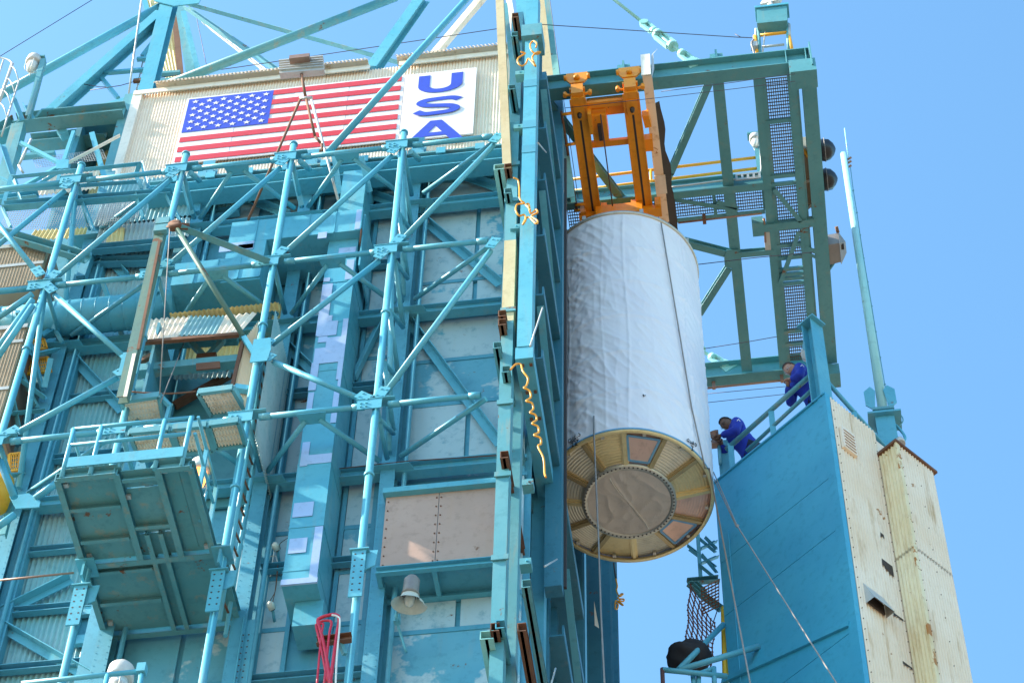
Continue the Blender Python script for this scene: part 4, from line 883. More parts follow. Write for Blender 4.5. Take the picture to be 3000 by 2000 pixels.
# railing: set back a little from the edge
SB = .12
rl = lambda p: onP(p, K-NL*SB, NL)
tube('rail', rl(('h', 880, 1080)), rl(('h', 300, 1590)), .042, TEALR, U); tube('rail', rl(('h', 892, 1178)), rl(('h', 440, 1600)), .032, TEALR, U)
for (x, y, y1) in ((610, 1335, 1470), (330, 1555, 1700)): a = rl(('h', x, y)); beam('rail_post', a, V((a.x, a.y, 31.92)), TEAL, U, 'box', .09, .06)
rr = lambda p: onP(p, K+NR_*(-.1), NR_)
tube('rail', rr(('h', 985, 1112)), rr(('h', 1400, 1580)), .036, TEAL, U); tube('rail', rr(('h', 995, 1213)), rr(('h', 1320, 1590)), .032, TEAL, U)
a = rr(('h', 1180, 1330)); beam('rail_post', a, V((a.x, a.y, 31.9)), TEAL, U, 'box', .08, .05)
a = rr(('h', 1400, 1580)); beam('rail_post', a, V((a.x, a.y, 31.5)), TEAL, U, 'box', .06, .05)
# tall corner stanchion
a, b = onL(('h', 890, 745), .1), onL(('h', 945, 1190), .1); b = V((a.x, a.y, 31.9))
st = beam('stanchion', b, a, TEAL, U, 'I', .27, .2, .018, up=UL); link('stanchion_cap', *g_obox(a-UL*.17-UR*.17, UL*.34, UR*.3, UP*.03), TEAL, st)
plate('stanchion_wing', [a+UL*.16+UP*.0, a+UL*.24-UP*.35, a+UL*.18-UP*.5, a+UL*.13-UP*.1], .02, TEAL, st)
lp = thing('deck_lamp', 'pale caged lamp half hidden behind the corner stanchion', 'lamp', onL(('h', 848, 940), .3))
lathe('housing', [(0, .1), (.07, .09), (.085, 0), (.06, -.14), (0, -.18)], onL(('h', 848, 930), .3), LAMPW, lp, n=16); tube('hanger', onL(('h', 848, 930), .3)+UP*.09, onL(('h', 848, 860), .3), .02, TEAL, lp)
# mast on the deck behind
MX, MY = 2.03, 24.5
MA = thing('lightning_mast', 'pale teal tapered mast with thin spike standing on the umbilical tower', 'mast', (MX, MY, 31.2))
zt, zb_ = onY(('d', 872, 1062), MY).z, onY(('h', 1385, 1340), MY).z
xt = onY(('d', 872, 1062), MY).x
tube('pole', (MX, MY, zb_), (xt, MY, zt), .078, MASTP, MA, 20, .056); tube('spike', onY(('d', 905, 1080), MY+.1), onY(('d', 880, 885), MY+.1), .011, MASTP, MA, 8)
for y in (1085, 1110, 1140): a = onY(('d', 915, y), MY); tube('clamp', a+V((-.06, .05, 0)), a+V((.03, 0, 0)), .022, COPPER, MA, 8)
cab = [('d', 920, 1150), ('d', 940, 1310), ('d', 965, 1463)]+[('h', 1222, 113), ('h', 1247, 273), ('h', 1274, 437), ('h', 1302, 603), ('h', 1330, 778), ('h', 1360, 955), ('h', 1392, 1140), ('h', 1415, 1280)]
path('down_cable', [onY(p, MY) for p in cab], .007, TEALF, MA, 6)
for p in cab[1:-1]: a = onY(p, MY); tube('standoff', a+V((.015, 0, 0)), a+V((-.07, .03, 0)), .011, TEALF, MA, 6)
for dx, sg in ((-.2, -1), (.17, 1)): plate('collar_plate', [(MX+dx-.07*sg, MY-.07, zb_+.0), (MX+dx+.06*sg, MY-.07, zb_+.15), (MX+dx+.06*sg, MY-.07, zb_+.5), (MX+dx-.05*sg, MY-.07, zb_+.62), (MX+dx-.12*sg, MY-.07, zb_+.5)], .02, TEAL, MA, (0, 1, 0))
box('foot_plate', (MX-.17, MY-.14, zb_-.06), (MX+.17, MY+.14, zb_), TEALR, MA); beam('pedestal', (MX, MY, 31.2), (MX, MY, zb_-.06), TEAL, MA, 'I', .3, .24, .018, up=(0, 1, 0))
box('pedestal_cap', (MX-.26, MY-.2, zb_-.22), (MX+.26, MY+.2, zb_-.18), TEAL, MA)
path('loop_cable', smoothpath([onY(p, MY+.05) for p in (('h', 1455, 1325), ('h', 1500, 1350), ('h', 1518, 1390), ('h', 1490, 1425), ('h', 1450, 1440))]), .01, TEALF, MA, 6)
path('hand_hoop', smoothpath([onY(p, MY) for p in (('h', 1445, 1500), ('h', 1440, 1430), ('h', 1470, 1425), ('h', 1530, 1500), ('h', 1510, 1540), ('h', 1460, 1530))]), .024, TEAL, MA, 8)
lathe('cap_lamp', [(0, .1), (.05, .09), (.075, .02), (.08, -.04)], onY(('h', 1498, 1540), MY-.1), LAMPW, MA, n=14)
# bronze horn on the rail near the second man
hp = rl(('h', 225, 1525)); HN = thing('horn', 'bronze horn floodlight fixed at the left end of the blue tower', 'horn', hp)
v, f, s = g_lathe([(.0, -.02), (.05, 0), (.065, .07), (.08, .14), (.09, .16), (.07, .14)], hp+V((.02, 0, -.03)), (-.25, -.5, .75), 18); link('bell', v, f, COPPER, HN, smooth=True)
box('base', hp+V((-.12, -.05, -.14)), hp+V((.12, .06, -.05)), COPPER, HN); tube('stem', hp+V((.05, .02, -.6)), hp+V((.05, .02, -.1)), .03, TEAL, HN)
a, b = onY(('k', 1690, 40), 24.75), onY(('k', 1695, 160), 24.75); bp = beam('corner_panel', V((a.x+.05, 24.8, 29.5)), V((a.x+.05, 24.8, onY(('h', 235, 1545), 24.8).z)), TEAL, U, 'box', .24, .1, up=(0, 1, 0))
# lattice, small platform, bracket, net and bag on the left flank
LT = thing('access_lattice', 'teal lattice bracing with small rusty platform left of the blue tower', 'lattice', onY(('k', 1560, 880), 24.9))
for a, b in ((('k', 1515, 550), ('k', 1535, 850)), (('k', 1450, 615), ('k', 1640, 760)), (('k', 1510, 550), ('k', 1640, 660)), (('k', 1530, 640), ('k', 1640, 585)), (('k', 1530, 740), ('k', 1650, 690)), (('k', 1530, 750), ('k', 1640, 840)), (('k', 1550, 680), ('k', 1650, 800)), (('k', 1460, 640), ('k', 1540, 700)), (('k', 1570, 560), ('k', 1650, 640))): beam('bar', onY(a, 24.95), onY(b, 25.05), TEAL, LT, 'L', .06, .06, .01)
for a, b in ((('k', 1445, 870), ('k', 1660, 850)), (('k', 1455, 880), ('k', 1550, 960)), (('k', 1530, 950), ('k', 1680, 1060)), (('k', 1490, 880), ('k', 1560, 950))): beam('platform_beam', onY(a, 24.9), onY(b, 25.0), TEALR, LT, 'C', .08, .1, .012)
o_, p_, q_ = onZ(('k', 1540, 920), 27.0), onZ(('k', 1660, 860), 27.0), onZ(('k', 1660, 1040), 27.0)
g_grate(o_, p_-o_, q_-p_, .05, .06, .012, .03).build('grating', RUST, LT, kind='stuff')
BK = thing('boom_bracket', 'teal tube bracket jutting left across the foot of the blue tower', 'bracket', onL(('l', 290, 1315)))
w0 = onL(('l', 290, 1315), -.01); t0 = onY(('k', 1270, 1475), 23.7); t1 = onY(('k', 1380, 1478), 23.8)
tube('boom', w0, t1, .045, TEAL, BK); tube('boom', t0, onY(('k', 1715, 1520), 24.0), .04, TEAL, BK); tube('boom', t1, onY(('k', 1690, 1165), 24.5), .042, TEAL, BK)
tube('hanger', t0+V((0, 0, .02)), t0+V((0, 0, -.9)), .03, NET, BK)
for a, b in ((('k', 1500, 1510), ('k', 1625, 1465)), (('k', 1625, 1460), ('k', 1630, 1600)), (('k', 1520, 1500), ('k', 1520, 1600)), (('k', 1480, 1500), ('k', 1490, 1600))): tube('strut', onY(a, 23.95), onY(b, 23.95), .035, TEAL, BK)
tube('tie', onY(('k', 1655, 1050), 24.8), onY(('k', 1600, 1210), 24.8), .008, WIRE, BK)
BG = thing('canvas_bag', 'black wrapped bundle resting on the teal bracket beneath the net', 'bag', onY(('k', 1470, 1390), 24.3))
c = onY(('k', 1470, 1390), 24.3); vv = []; ff = []; nu, nv = 28, 16
for j in range(nv+1):
    for i in range(nu):
        th, ph = 2*math.pi*i/nu, math.pi*j/nv; d = V((math.sin(ph)*math.cos(th), math.sin(ph)*math.sin(th), math.cos(ph)))
        r = 1+.22*noise.noise(d*1.6)+.05*noise.noise(d*8); vv.append(c+V((d.x*.33*r, d.y*.26*r, d.z*.25*r)))
for j in range(nv):
    for i in range(nu): ff.append((j*nu+i, j*nu+(i+1) % nu, (j+1)*nu+(i+1) % nu, (j+1)*nu+i))
link('cloth', vv, ff, plain('black_canvas', (.022, .016, .018), .75), BG, smooth=True)
NT_ = thing('rope_net', 'brown rope safety net hanging beside the blue tower', 'net', onY(('k', 1530, 1200), 24.7))
A_, B_, C_, D_ = [onY(p, y) for p, y in ((('k', 1462, 890), 24.6), (('k', 1432, 1320), 24.3), (('k', 1600, 1500), 24.5), (('k', 1635, 1150), 24.8))]
def nq(u, v_): p = A_.lerp(D_, u).lerp(B_.lerp(C_, u), v_); return p+V((.012*math.sin(v_*13+u*5), .1*math.sin(u*3.1), -.06*math.sin(u*3.14)*v_))
m = MB()
for i in range(7): m.add(*g_path([nq(i/6, k/12) for k in range(13)], .010, 5))
for j in range(13): m.add(*g_path([nq(k/6, j/12)+V((0, 0, -.02*(k % 2))) for k in range(7)], .009, 5))
for i in range(7):
    for j in range(13): p = nq(i/6, j/12); m.add(*g_lathe([(0, -.025), (.02, 0), (0, .025)], p, (0, 0, 1), 6)[:2])
m.build('mesh', NET, NT_)
yh = path('spiral_hose', [onY(('l', 48+ (y-1050)*.025, y), 24.65) for y in range(1050, 1700, 40)], .045, paint('yellow_sleeve', (.75, .45, .02), (.8, .5, .03), rough=.5)); tag(yh, 'yellow sleeved hose running down the left edge of the blue tower', 'hose')
# ================================================================== two people leaning on the railing
def skin_mesh(chains, sub=2):
    me = bpy.data.meshes.new('tmp'); vs_ = []; es = []; rad = []; idx = {}
    for ch in chains:
        prev = None
        for (p, r) in ch:
            k = tuple(round(x, 4) for x in p)
            if k not in idx: idx[k] = len(vs_); vs_.append(p); rad.append(r)
            if prev is not None: es.append((prev, idx[k]))
            prev = idx[k]
    me.from_pydata(vs_, es, []); o = bpy.data.objects.new('tmp', me); C.objects.link(o)
    sk_ = o.modifiers.new('s', 'SKIN'); sk_.use_smooth_shade = True; ss = o.modifiers.new('b', 'SUBSURF'); ss.levels = ss.render_levels = sub
    for i, d in enumerate(me.skin_vertices[0].data):
        r = rad[i]; d.radius = r if isinstance(r, tuple) else (r, r); d.use_root = (i == 0)
    dg = bpy.context.evaluated_depsgraph_get(); out = bpy.data.meshes.new_from_object(o.evaluated_get(dg)); bpy.data.objects.remove(o)
    r_ = [v.co.copy() for v in out.vertices], [tuple(p.vertices) for p in out.polygons]; bpy.data.meshes.remove(out); return r_
def head_mesh(hair=False):
    vv = []; ff = []; nu, nv = 40, 28
    for j in range(nv+1):
        ph = math.pi*j/nv
        for i in range(nu):
            th = 2*math.pi*i/nu; x, y, z = math.sin(ph)*math.cos(th), math.sin(ph)*math.sin(th), math.cos(ph)   # y forward
            X, Y, Z = x*.088, y*.112, z*.132
            if z < 0: X *= 1-.28*(-z)**1.5; Y *= (1-.10*(-z)) if y > 0 else 1-.45*(-z)
            if y > 0:
                Y += .028*math.exp(-((x/.14)**2+((z+.12)/.16)**2))      # nose
                Y += .010*math.exp(-((x/.35)**2+((z-.17)/.08)**2))      # brow
                Y -= .010*math.exp(-(((abs(x)-.38)/.16)**2+((z-.02)/.09)**2))  # eye sockets
                Y += .009*math.exp(-((x/.22)**2+((z+.48)/.06)**2)) + .012*math.exp(-((x/.3)**2+((z+.82)/.14)**2))  # lips, chin
                Y -= .006*math.exp(-((x/.3)**2+((z+.56)/.04)**2))
            X += math.copysign(.014, x)*math.exp(-(((y+.12)/.16)**2+((z+.03)/.22)**2)) if abs(x) > .5 else 0  # ears
            vv.append(V((X, Y, Z)))
    for j in range(nv):
        for i in range(nu): ff.append((j*nu+i, j*nu+(i+1) % nu, (j+1)*nu+(i+1) % nu, (j+1)*nu+i))
    return vv, ff
def person(loc, face, label, skin, hair, headpos, headrot, hands, side, beard=None, grp='men'):
    P = thing('person', label, 'person', loc); fx = V((face[0], face[1], 0)).normalized(); sx = V((fx.y, -fx.x, 0))
    L2W = lambda p: V(loc)+sx*p[0]+fx*p[1]+UP*p[2]
    pel, chest, nk = (0, 0, .96), (0, .14, 1.28), V(headpos)+V((0, -.05, -.13))
    neck0 = (0, nk.y-.06, nk.z-.06)
    def arm(s, scale, add):
        h = V(hands[0 if s < 0 else 1]); sh = V((s*.185, chest[1]+.12, 1.42)); el = V((s*.28, chest[1]+.16, 1.06))
        return [((0, chest[1]+.1, 1.38), .12*scale+add), (tuple(sh), .062*scale+add), (tuple(sh.lerp(el, .5)), .05*scale+add), (tuple(el), .046*scale+add), (tuple(el.lerp(h, .55)), .042*scale+add), (tuple(h), .03*scale+add)]
    legs = lambda sc, ad: [[(pel, .14*sc+ad), ((s*.10, -.02, .86), .10*sc+ad), ((s*.11, .02, .5), .062*sc+ad), ((s*.11, -.05, .12), .05*sc+ad), ((s*.115, .0, .05), .05*sc+ad), ((s*.12, .14, .035), .04*sc+ad)] for s in (-1, 1)]
    spine = lambda sc, ad: [(pel, .14*sc+ad), ((0, .06, 1.12), .13*sc+ad), ((0, chest[1]+.1, 1.38), .12*sc+ad)]
    bv, bf = skin_mesh([spine(1, -.02)]+legs(.8, -.005)+[arm(-1, .85, -.004), arm(1, .85, -.004)]+[[((0, chest[1]+.1, 1.38), .1), (neck0, .055), (tuple(nk), .052)]])
    hv, hf = head_mesh(); M_ = Matrix.Rotation(headrot[2], 3, 'Z') @ Matrix.Rotation(headrot[0], 3, 'X'); n = len(bv)
    bv += [M_ @ p+V(headpos) for p in hv]; bf += [tuple(i+n for i in q) for q in hf]
    for s, h in zip((-1, 1), hands):                        # palms and fingers
        h = V(h); el = V((s*.28, chest[1]+.16, 1.06)); d = (h-el).normalized(); t_ = d.cross(UP).normalized(); dn = t_.cross(d)
        def addp(pts, r):
            v_, f_, _ = g_path(pts, r, 6); k = len(bv); bv.extend(v_); bf.extend(tuple(i+k for i in q) for q in f_)
        addp([h-d*.01, h+d*.04, h+d*.075], .030)
        for q, ln in zip((-.03, -.01, .011, .03), (.065, .078, .072, .055)): b0 = h+d*.07+t_*q; addp([b0, b0+d*ln*.5-dn*.012, b0+d*ln*.7-dn*.04, b0+d*ln*.45-dn*.06], .009)
        b0 = h+d*.025+t_*(-s*.03); addp([b0, b0+t_*(-s*.025)+d*.03, b0+t_*(-s*.02)+d*.055-dn*.02], .010)
    bd = link('body', [L2W(p) for p in bv], bf, skin, P, smooth=True)
    jv, jf = skin_mesh([[((0, -.03, .74), (.22, .19)), ((0, -.0, .92), (.21, .18)), ((0, .05, 1.08), (.20, .175)), ((0, chest[1]+.04, 1.26), (.20, .17)), ((0, chest[1]+.1, 1.38), (.17, .14)), ((0, neck0[1]+.005, neck0[2]+.005), (.07, .07))]]+[arm(s, 1.25, .022)[:-1]+[((*(V(hands[0 if s < 0 else 1])*.97+V((s*.28, chest[1]+.16, 1.06))*.03),), .05)] for s in (-1, 1)], 2)
    jv = [p+V((.012*noise.noise(p*9), .012*noise.noise(p*9+V((5, 0, 0))), 0)) for p in jv]
    jk = link('jacket', [L2W(p) for p in jv], jf, JACKET, P, smooth=True)
    tv, tf = skin_mesh([[(pel, .15), ((s*.10, -.02, .86), .108), ((s*.11, .02, .5), .08), ((s*.11, -.05, .1), .07)] for s in (-1, 1)], 2); link('trousers', [L2W(p) for p in tv], tf, TROUS, P, smooth=True)
    # hair shell, glasses, badge
    vv = []; ff = []; keep = {}
    for i, p in enumerate(hv):
        zz, yy = p.z/.132, p.y/.112
        if zz > .55 or (yy < -.05 and zz > -.35) or (yy < .25 and zz > .12): keep[i] = len(vv); q = p*1.07+V((0, -.004, .008)); q += q.normalized()*.010*noise.noise(q*60); vv.append(L2W(M_ @ q+V(headpos)))
    for q in hf:
        if all(i in keep for i in q): ff.append(tuple(keep[i] for i in q))
    link('hair', vv, ff, hair, P, smooth=True)
    gl = MB(); H = lambda x, y, z: L2W(M_ @ V((x, y, z))+V(headpos))
    for s in (-1, 1):
        gl.add(*g_path([H(s*.035+.026*math.cos(a),   .116-abs(s*.035+.026*math.cos(a))*.25, .004+.02*math.sin(a)) for a in [k*math.pi/6 for k in range(12)]], .003, 5, True)); gl.add(*g_tube(H(s*.062, .105, .01), H(s*.092, -.02, .008), .003, 5))
    gl.build('glasses', LENS if skin is SKIN1 else BLACK, P)
    for s in (-1, 1): lathe('eye', [(0, -.006), (.006, 0), (0, .006)], H(s*.033, .102, .002), BLACK, P, n=8)
    if beard:
        vv = []; ff = []; keep = {}
        for i, p in enumerate(hv):
            if p.z/.132 < -.42 and p.y > .01: keep[i] = len(vv); vv.append(L2W(M_ @ (p*1.015)+V(headpos)))
        for q in hf:
            if all(i in keep for i in q): ff.append(tuple(keep[i] for i in q))
        link('beard', vv, ff, beard, P, smooth=True)
    # white chevron badge on the sleeve
    sh = V((side*.185, chest[1]+.12, 1.42)); el = V((side*.28, chest[1]+.16, 1.06)); c = sh.lerp(el, .35)+V((side*.105, -.01, .0))
    link('sleeve_badge', [L2W(c+V((side*.004, y_, z_))) for y_, z_ in ((-.035, -.03), (0, .035), (.035, -.03), (.018, -.03), (0, .008), (-.018, -.03))], [(0, 1, 4, 5), (1, 2, 3, 4)], FWHITE, jk)
    return P
DK = 31.93
fdir = V((-.95, -.31, 0)).normalized()
h1 = onP(('h', 745, 1040), K-NL*.22, NL); b1 = h1-fdir*.34; 
person((b1.x, b1.y, h1.z-1.60), fdir, 'bearded man with brown hair in royal blue jacket leaning on the upper rail', SKIN1, HAIR1, (0, .34, 1.60), (R(-46), 0, R(4)), ((-.10, .40, 1.20), (.0, .42, 1.17)), -1, plain('grey_beard', (.22, .15, .12), .8))
h2 = onP(('h', 305, 1415), K-NL*.22, NL); b2 = h2-fdir*.36
person((b2.x, b2.y, h2.z-1.58), fdir, 'man with black hair and glasses in royal blue jacket at the lower rail end', SKIN2, HAIR2, (0, .36, 1.58), (R(-44), 0, R(2)), ((-.08, .50, 1.15), (.06, .48, 1.13)), -1)
print('people feet', h1.z-1.6, h2.z-1.58)
# ================================================================== flag and lettering signs on the cream wall
FX0, FX1, FZ0, FZ1 = -9.07, -5.37, 36.93, 38.98; FY = YF-.03
FS = thing('flag_sign', 'large flag sign with red and white stripes and white stars on blue', 'flag sign', ((FX0+FX1)/2, FY, FZ0))
for k in range(4):
    xa, xb = FX0-.05+(FX1-FX0+.1)*k/4, FX0-.05+(FX1-FX0+.1)*(k+1)/4; box('backing_panel', (xa+.002, FY-.004+.003*(k % 2), FZ0-.05), (xb-.002, FY+.02, FZ1+.05), FWHITE, FS)
sh_ = (FZ1-FZ0)/13; cx = FX0+(FX1-FX0)*.4; cz = FZ1-7*sh_
for k in range(0, 13, 2):
    z1 = FZ1-k*sh_; box('stripe', (cx if k < 7 else FX0, FY-.012, z1-sh_), (FX1, FY-.006, z1), FRED, FS)
box('canton', (FX0, FY-.013, cz), (cx, FY-.006, FZ1), FBLUE, FS)
star = None; hw, hh = (cx-FX0)/12, (FZ1-cz)/10
for r_ in range(9):
    for c_ in range(6 if r_ % 2 == 0 else 5):
        p = V((FX0+hw*(1+2*c_+(r_ % 2)), FY-.017, FZ1-hh*(1+r_)))
        if star is None:
            v, f = g_plate([p+V((.064*(1 if k % 2 == 0 else .40)*math.sin(k*math.pi/5), 0, .064*(1 if k % 2 == 0 else .40)*math.cos(k*math.pi/5))) for k in range(10)], .004, (0, 1, 0)); star = link('star', v, f, FWHITE, FS)
        else:
            o = bpy.data.objects.new('star', star.data); C.objects.link(o); o.parent = FS; o.location = p-WORLD[FS.name]
US = thing('lettered_sign', 'white sign with blue letters USA stacked beside the flag', 'sign', (-4.7, FY, FZ0))
ux0, ux1 = -5.31, -4.08; box('panel', (ux0, FY-.01, 36.83), (ux1, FY+.02, 39.0), FWHITE, US)
def glyph(parts, tx0, tx1, ty0, ty1):
    """parts: unit-square polygons; box given by photo columns at mid height and rows at mid width"""
    tm, tyc = (tx0+tx1)/2, (ty0+ty1)/2
    xa, xb = onY(('b', tx0, tyc+.054*(tx1-tx0)), FY).x, onY(('b', tx1, tyc-.054*(tx1-tx0)), FY).x; za, zb2 = onY(('b', tm, ty1), FY).z, onY(('b', tm, ty0), FY).z
    m = MB()
    for k, po in enumerate(parts): m.add(*g_plate([V((xa+(xb-xa)*u, FY-.0145-.0003*k, za+(zb2-za)*v)) for u, v in po], .006, (0, 1, 0)))
    m.build('letter', FBLUE, US)
ua = [k*math.pi/20 for k in range(21)]
uo = [(.5-.5*math.cos(a), .42-.42*math.sin(a)) for a in ua]; ui = [(.5-.24*math.cos(a), .40-.20*math.sin(a)) for a in ua]
glyph([[(0, 1), (0, .42), (.26, .40), (.26, 1)], [(1, .42), (1, 1), (.74, 1), (.74, .40)]]+[[uo[k], uo[k+1], ui[k+1], ui[k]] for k in range(20)], 1236, 1541, 518, 641)
sp_ = [(.96, .78), (.80, .90), (.50, .905), (.22, .86), (.12, .72), (.24, .58), (.5, .51), (.76, .44), (.88, .29), (.78, .14), (.5, .095), (.2, .10), (.03, .24)]
sc_ = smoothpath([V((x, y, 0)) for x, y in sp_], 5); rb = []
for k, p in enumerate(sc_):
    d = sc_[min(k+1, len(sc_)-1)]-sc_[max(k-1, 0)]; d.normalize(); nn = V((-d.y, d.x, 0)); rb.append((p+V((nn.x*.11, nn.y*.095, 0)), p-V((nn.x*.11, nn.y*.095, 0))))
glyph([[(a.x, a.y), (b.x, b.y), (d.x, d.y), (c.x, c.y)] for (a, b), (c, d) in zip(rb, rb[1:])], 1216, 1530, 675, 797)
glyph([[(0, 0), (.22, 0), (.60, 1), (.40, 1)], [(1, 0), (.78, 0), (.40, 1), (.60, 1)], [(.26, .25), (.74, .25), (.68, .42), (.32, .42)]], 1155, 1550, 835, 975)
# ================================================================== floodlight on its tripod in front of the flag
yl = 20.05
FL = thing('floodlight', 'grey finned floodlight on rusty tripod legs in front of the flag', 'floodlight', onY(('b', 460, 665), yl))
A = [onY(p, yl) for p in (('b', 283, 525), ('b', 588, 500), ('b', 583, 402), ('b', 280, 432))]
n = V((0, -1, 0)); hd = plate('housing', A, .12, GALV, FL, (0, 1, 0))
for k in range(1, 6): beam('fin', A[0].lerp(A[3], k/6)+V((0, -.075, 0)), A[1].lerp(A[2], k/6)+V((0, -.075, 0)), GALV, hd, 'box', .035, .02)
p = onY(('b', 430, 458), yl); box('ballast', (p.x-.17, yl-.2, p.z-.05), (p.x+.17, yl-.09, p.z+.06), COPPER, FL)
tube('neck', onY(('b', 428, 500), yl), onY(('b', 458, 665), yl), .024, RUST, FL)
for a, b in ((('b', 425, 680), ('b', 65, 1512)), (('b', 460, 670), ('b', 525, 945)), (('b', 525, 945), ('b', 570, 990)), (('b', 500, 690), ('b', 685, 1385)), (('b', 570, 990), ('b', 578, 1050))): tube('leg', onY(a, yl), onY(b, yl+.05), .022, RUST if a[1] != 500 else GALV, FL, 8)
tube('yoke', onY(('b', 420, 680), yl), onY(('b', 505, 675), yl), .03, GALV, FL, 8)
# ================================================================== ducts
yd = 20.15
DU = thing('air_duct', 'teal sheet metal air duct dropping down the wall with bare metal patches', 'duct', onY(('j', 440, 880), yd))
P_ = lambda t_, x, y, yy=yd: onY((t_, x, y), yy)
dx0, dx1 = (P_('f', 610, 110).x+P_('j', 312, 880).x)/2, (P_('f', 820, 85).x+P_('j', 548, 868).x)/2; dz0, dz1 = P_('j', 430, 880).z, P_('f', 700, 95).z
zsec = [dz1, P_('f', 690, 435).z, P_('f', 620, 715).z, P_('f', 600, 1045).z, P_('j', 500, 60).z, P_('j', 480, 490).z, P_('j', 430, 790).z, dz0]
for k, (za, zb2) in enumerate(zip(zsec, zsec[1:])): box('duct_section', (dx0+.002*(k % 2), yd+.002*(k % 2), zb2+.002), (dx1-.002*(k % 2), 20.86, za-.002), TEAL, DU)
for z in zsec[1:-1]: box('joint_band', (dx0-.006, yd-.006, z-.008), (dx1+.006, 20.85, z+.008), TEAL, DU)
box('trim', (dx0-.008, yd-.01, dz0-.01), (dx1+.008, yd+.02, dz0+.09), PATCHM, DU)
box('outlet', (dx0+.12, yd+.3, dz0-.45), (dx1+.04, 20.86, dz0-.004), TEAL, DU)
for t_, x, y, x1, y1 in (('f', 690, 205, 800, 250), ('f', 585, 410, 625, 432), ('f', 570, 455, 600, 800), ('f', 582, 672, 640, 705), ('f', 548, 715, 670, 800), ('f', 605, 820, 705, 890), ('f', 525, 895, 690, 985), ('f', 548, 815, 605, 848), ('f', 720, 690, 750, 1100), ('f', 690, 1050, 715, 1180), ('f', 500, 995, 528, 1180), ('f', 480, 1200, 500, 1330), ('f', 655, 1190, 690, 1400), ('f', 745, 285, 780, 415), ('j', 465, 0, 640, 45), ('j', 380, 330, 505, 415), ('j', 350, 575, 460, 665), ('j', 525, 490, 585, 860), ('f', 440, 1540, 470, 1700)):
    a, b = P_(t_, x, y, yd-.01), P_(t_, x1, y1, yd-.01); box('metal_patch', (max(dx0, min(a.x, b.x)), yd-.009-.004*random.random(), b.z), (min(dx1, max(a.x, b.x)), yd-.0065, a.z), PATCHM, DU)
q = 20.0
bx_0, bx_1 = P_('e', 1575, 150, q).x, P_('f', 838, 60, q).x; bz0, bz1 = P_('f', 700, 92, q).z, P_('b', 700, 1455, q).z
for k in range(5): xa, xb = bx_0+(bx_1-bx_0)*k/5, bx_0+(bx_1-bx_0)*(k+1)/5; box('plenum_section', (xa+.001, q+.002*(k % 2), bz0), (xb-.001, 20.85, bz1), TEAL, DU); box('standing_seam', (xb-.008, q-.012, bz0), (xb+.008, q, bz1), TEAL, DU)
box('corner_patch', (bx_1-.09, q-.008, bz0+.02), (bx_1+.006, q-.002, bz1-.02), PATCHM, DU); box('rust_edge', (bx_1+.002, q+.0, bz0-.35), (bx_1+.02, q+.06, bz0+.05), RUST, DU)
box('side_flange', (bx_1+.002, q+.1, bz0-.8), (bx_1+.03, 20.8, bz1), TEAL, DU)
box('riser', (P_('b', 705, 1300, 20.25).x, 20.25, bz1+.002), (P_('b', 868, 1300, 20.25).x, 20.85, P_('b', 790, 1175, 20.25).z), TEAL, DU)
dxr = P_('f', 180, 200, q).x; zdl = P_('f', 90, 420, q).z
box('drop_section', (bx_0, q+.003, zdl), (dxr, 20.84, bz0-.002), TEAL, DU)
hx0 = P_('e', 1190, 400, q).x; hz1, hz0 = P_('e', 1450, 295, q).z, P_('e', 1450, 440, q).z
for k in range(4): xa, xb = hx0+(dxr-hx0)*k/4, hx0+(dxr-hx0)*(k+1)/4; box('header_section', (xa+.001, q-.02-.002*(k % 2), hz0), (xb-.001, 20.83, hz1), TEAL, DU); box('standing_seam', (xb-.007, q-.036, hz0), (xb+.007, q-.023, hz1), TEAL, DU)
for t_, x, y, x1, y1 in (('f', -130, 170, 95, 200), ('f', 545, 90, 600, 125), ('e', 1640, 175, 1740, 195)): a, b = P_(t_, x, y, q-.03), P_(t_, x1, y1, q-.03); box('metal_patch', (a.x, q-.012, b.z), (b.x, q-.004, a.z), PATCHM, DU)
RD = thing('round_duct', 'wide ribbed round teal duct running left across the bays', 'duct', P_('e', 600, 560, 20.3))
zc_ = P_('e', 620, 555, 20.1).z
tube('pipe', (-11.8, 20.4, zc_), (hx0, 20.4, zc_), .27, TEAL, RD, 32)
for k in range(16): x = -11.6+k*.21; lathe('rib', [(.272, -.008), (.283, 0), (.272, .008)], (x, 20.4, zc_), TEAL, RD, axis=(1, 0, 0), n=32)
for a, b in ((('e', 710, 445), ('e', 850, 830)), (('e', 1480, 360), ('e', 1530, 540)), (('e', 120, 640), ('e', 215, 880)), (('e', 1080, 490), ('e', 1150, 640))): beam('hanger', onY(a, 20.05), onY(b, 20.75), TEAL, RD, 'box', .06, .06)
# ================================================================== loading shed between two columns
SX0, SX1, SY = COLX['C']+.16, COLX['B']-.05, 19.78
SH = thing('loading_shed', 'rusty cream corrugated loading shed with open dark doorway', 'shed', ((SX0+SX1)/2, SY, 27.5))
def cq(nm, pts, ys_, mat, par=SH, pitch=.07, amp=.016):
    v, f = g_corrq(*[onY(p, y) for p, y in zip(pts, ys_)], pitch=pitch, amp=amp); return link(nm, v, f, mat, par, smooth=True)
cq('awning_sheet', (('e', 985, 840), ('e', 1240, 822), ('e', 1330, 672), ('e', 1030, 695)), (19.68, 19.68, 20.0, 20.0), CREAMW)
cq('awning_sheet', (('e', 1228, 805), ('e', 1490, 800), ('e', 1560, 672), ('e', 1310, 672)), (19.65, 19.65, 19.97, 19.97), TCORR)
cq('awning_sheet', (('e', 1480, 802), ('e', 1650, 790), ('e', 1775, 645), ('e', 1550, 672)), (19.68, 19.68, 20.0, 20.0), CREAMW)
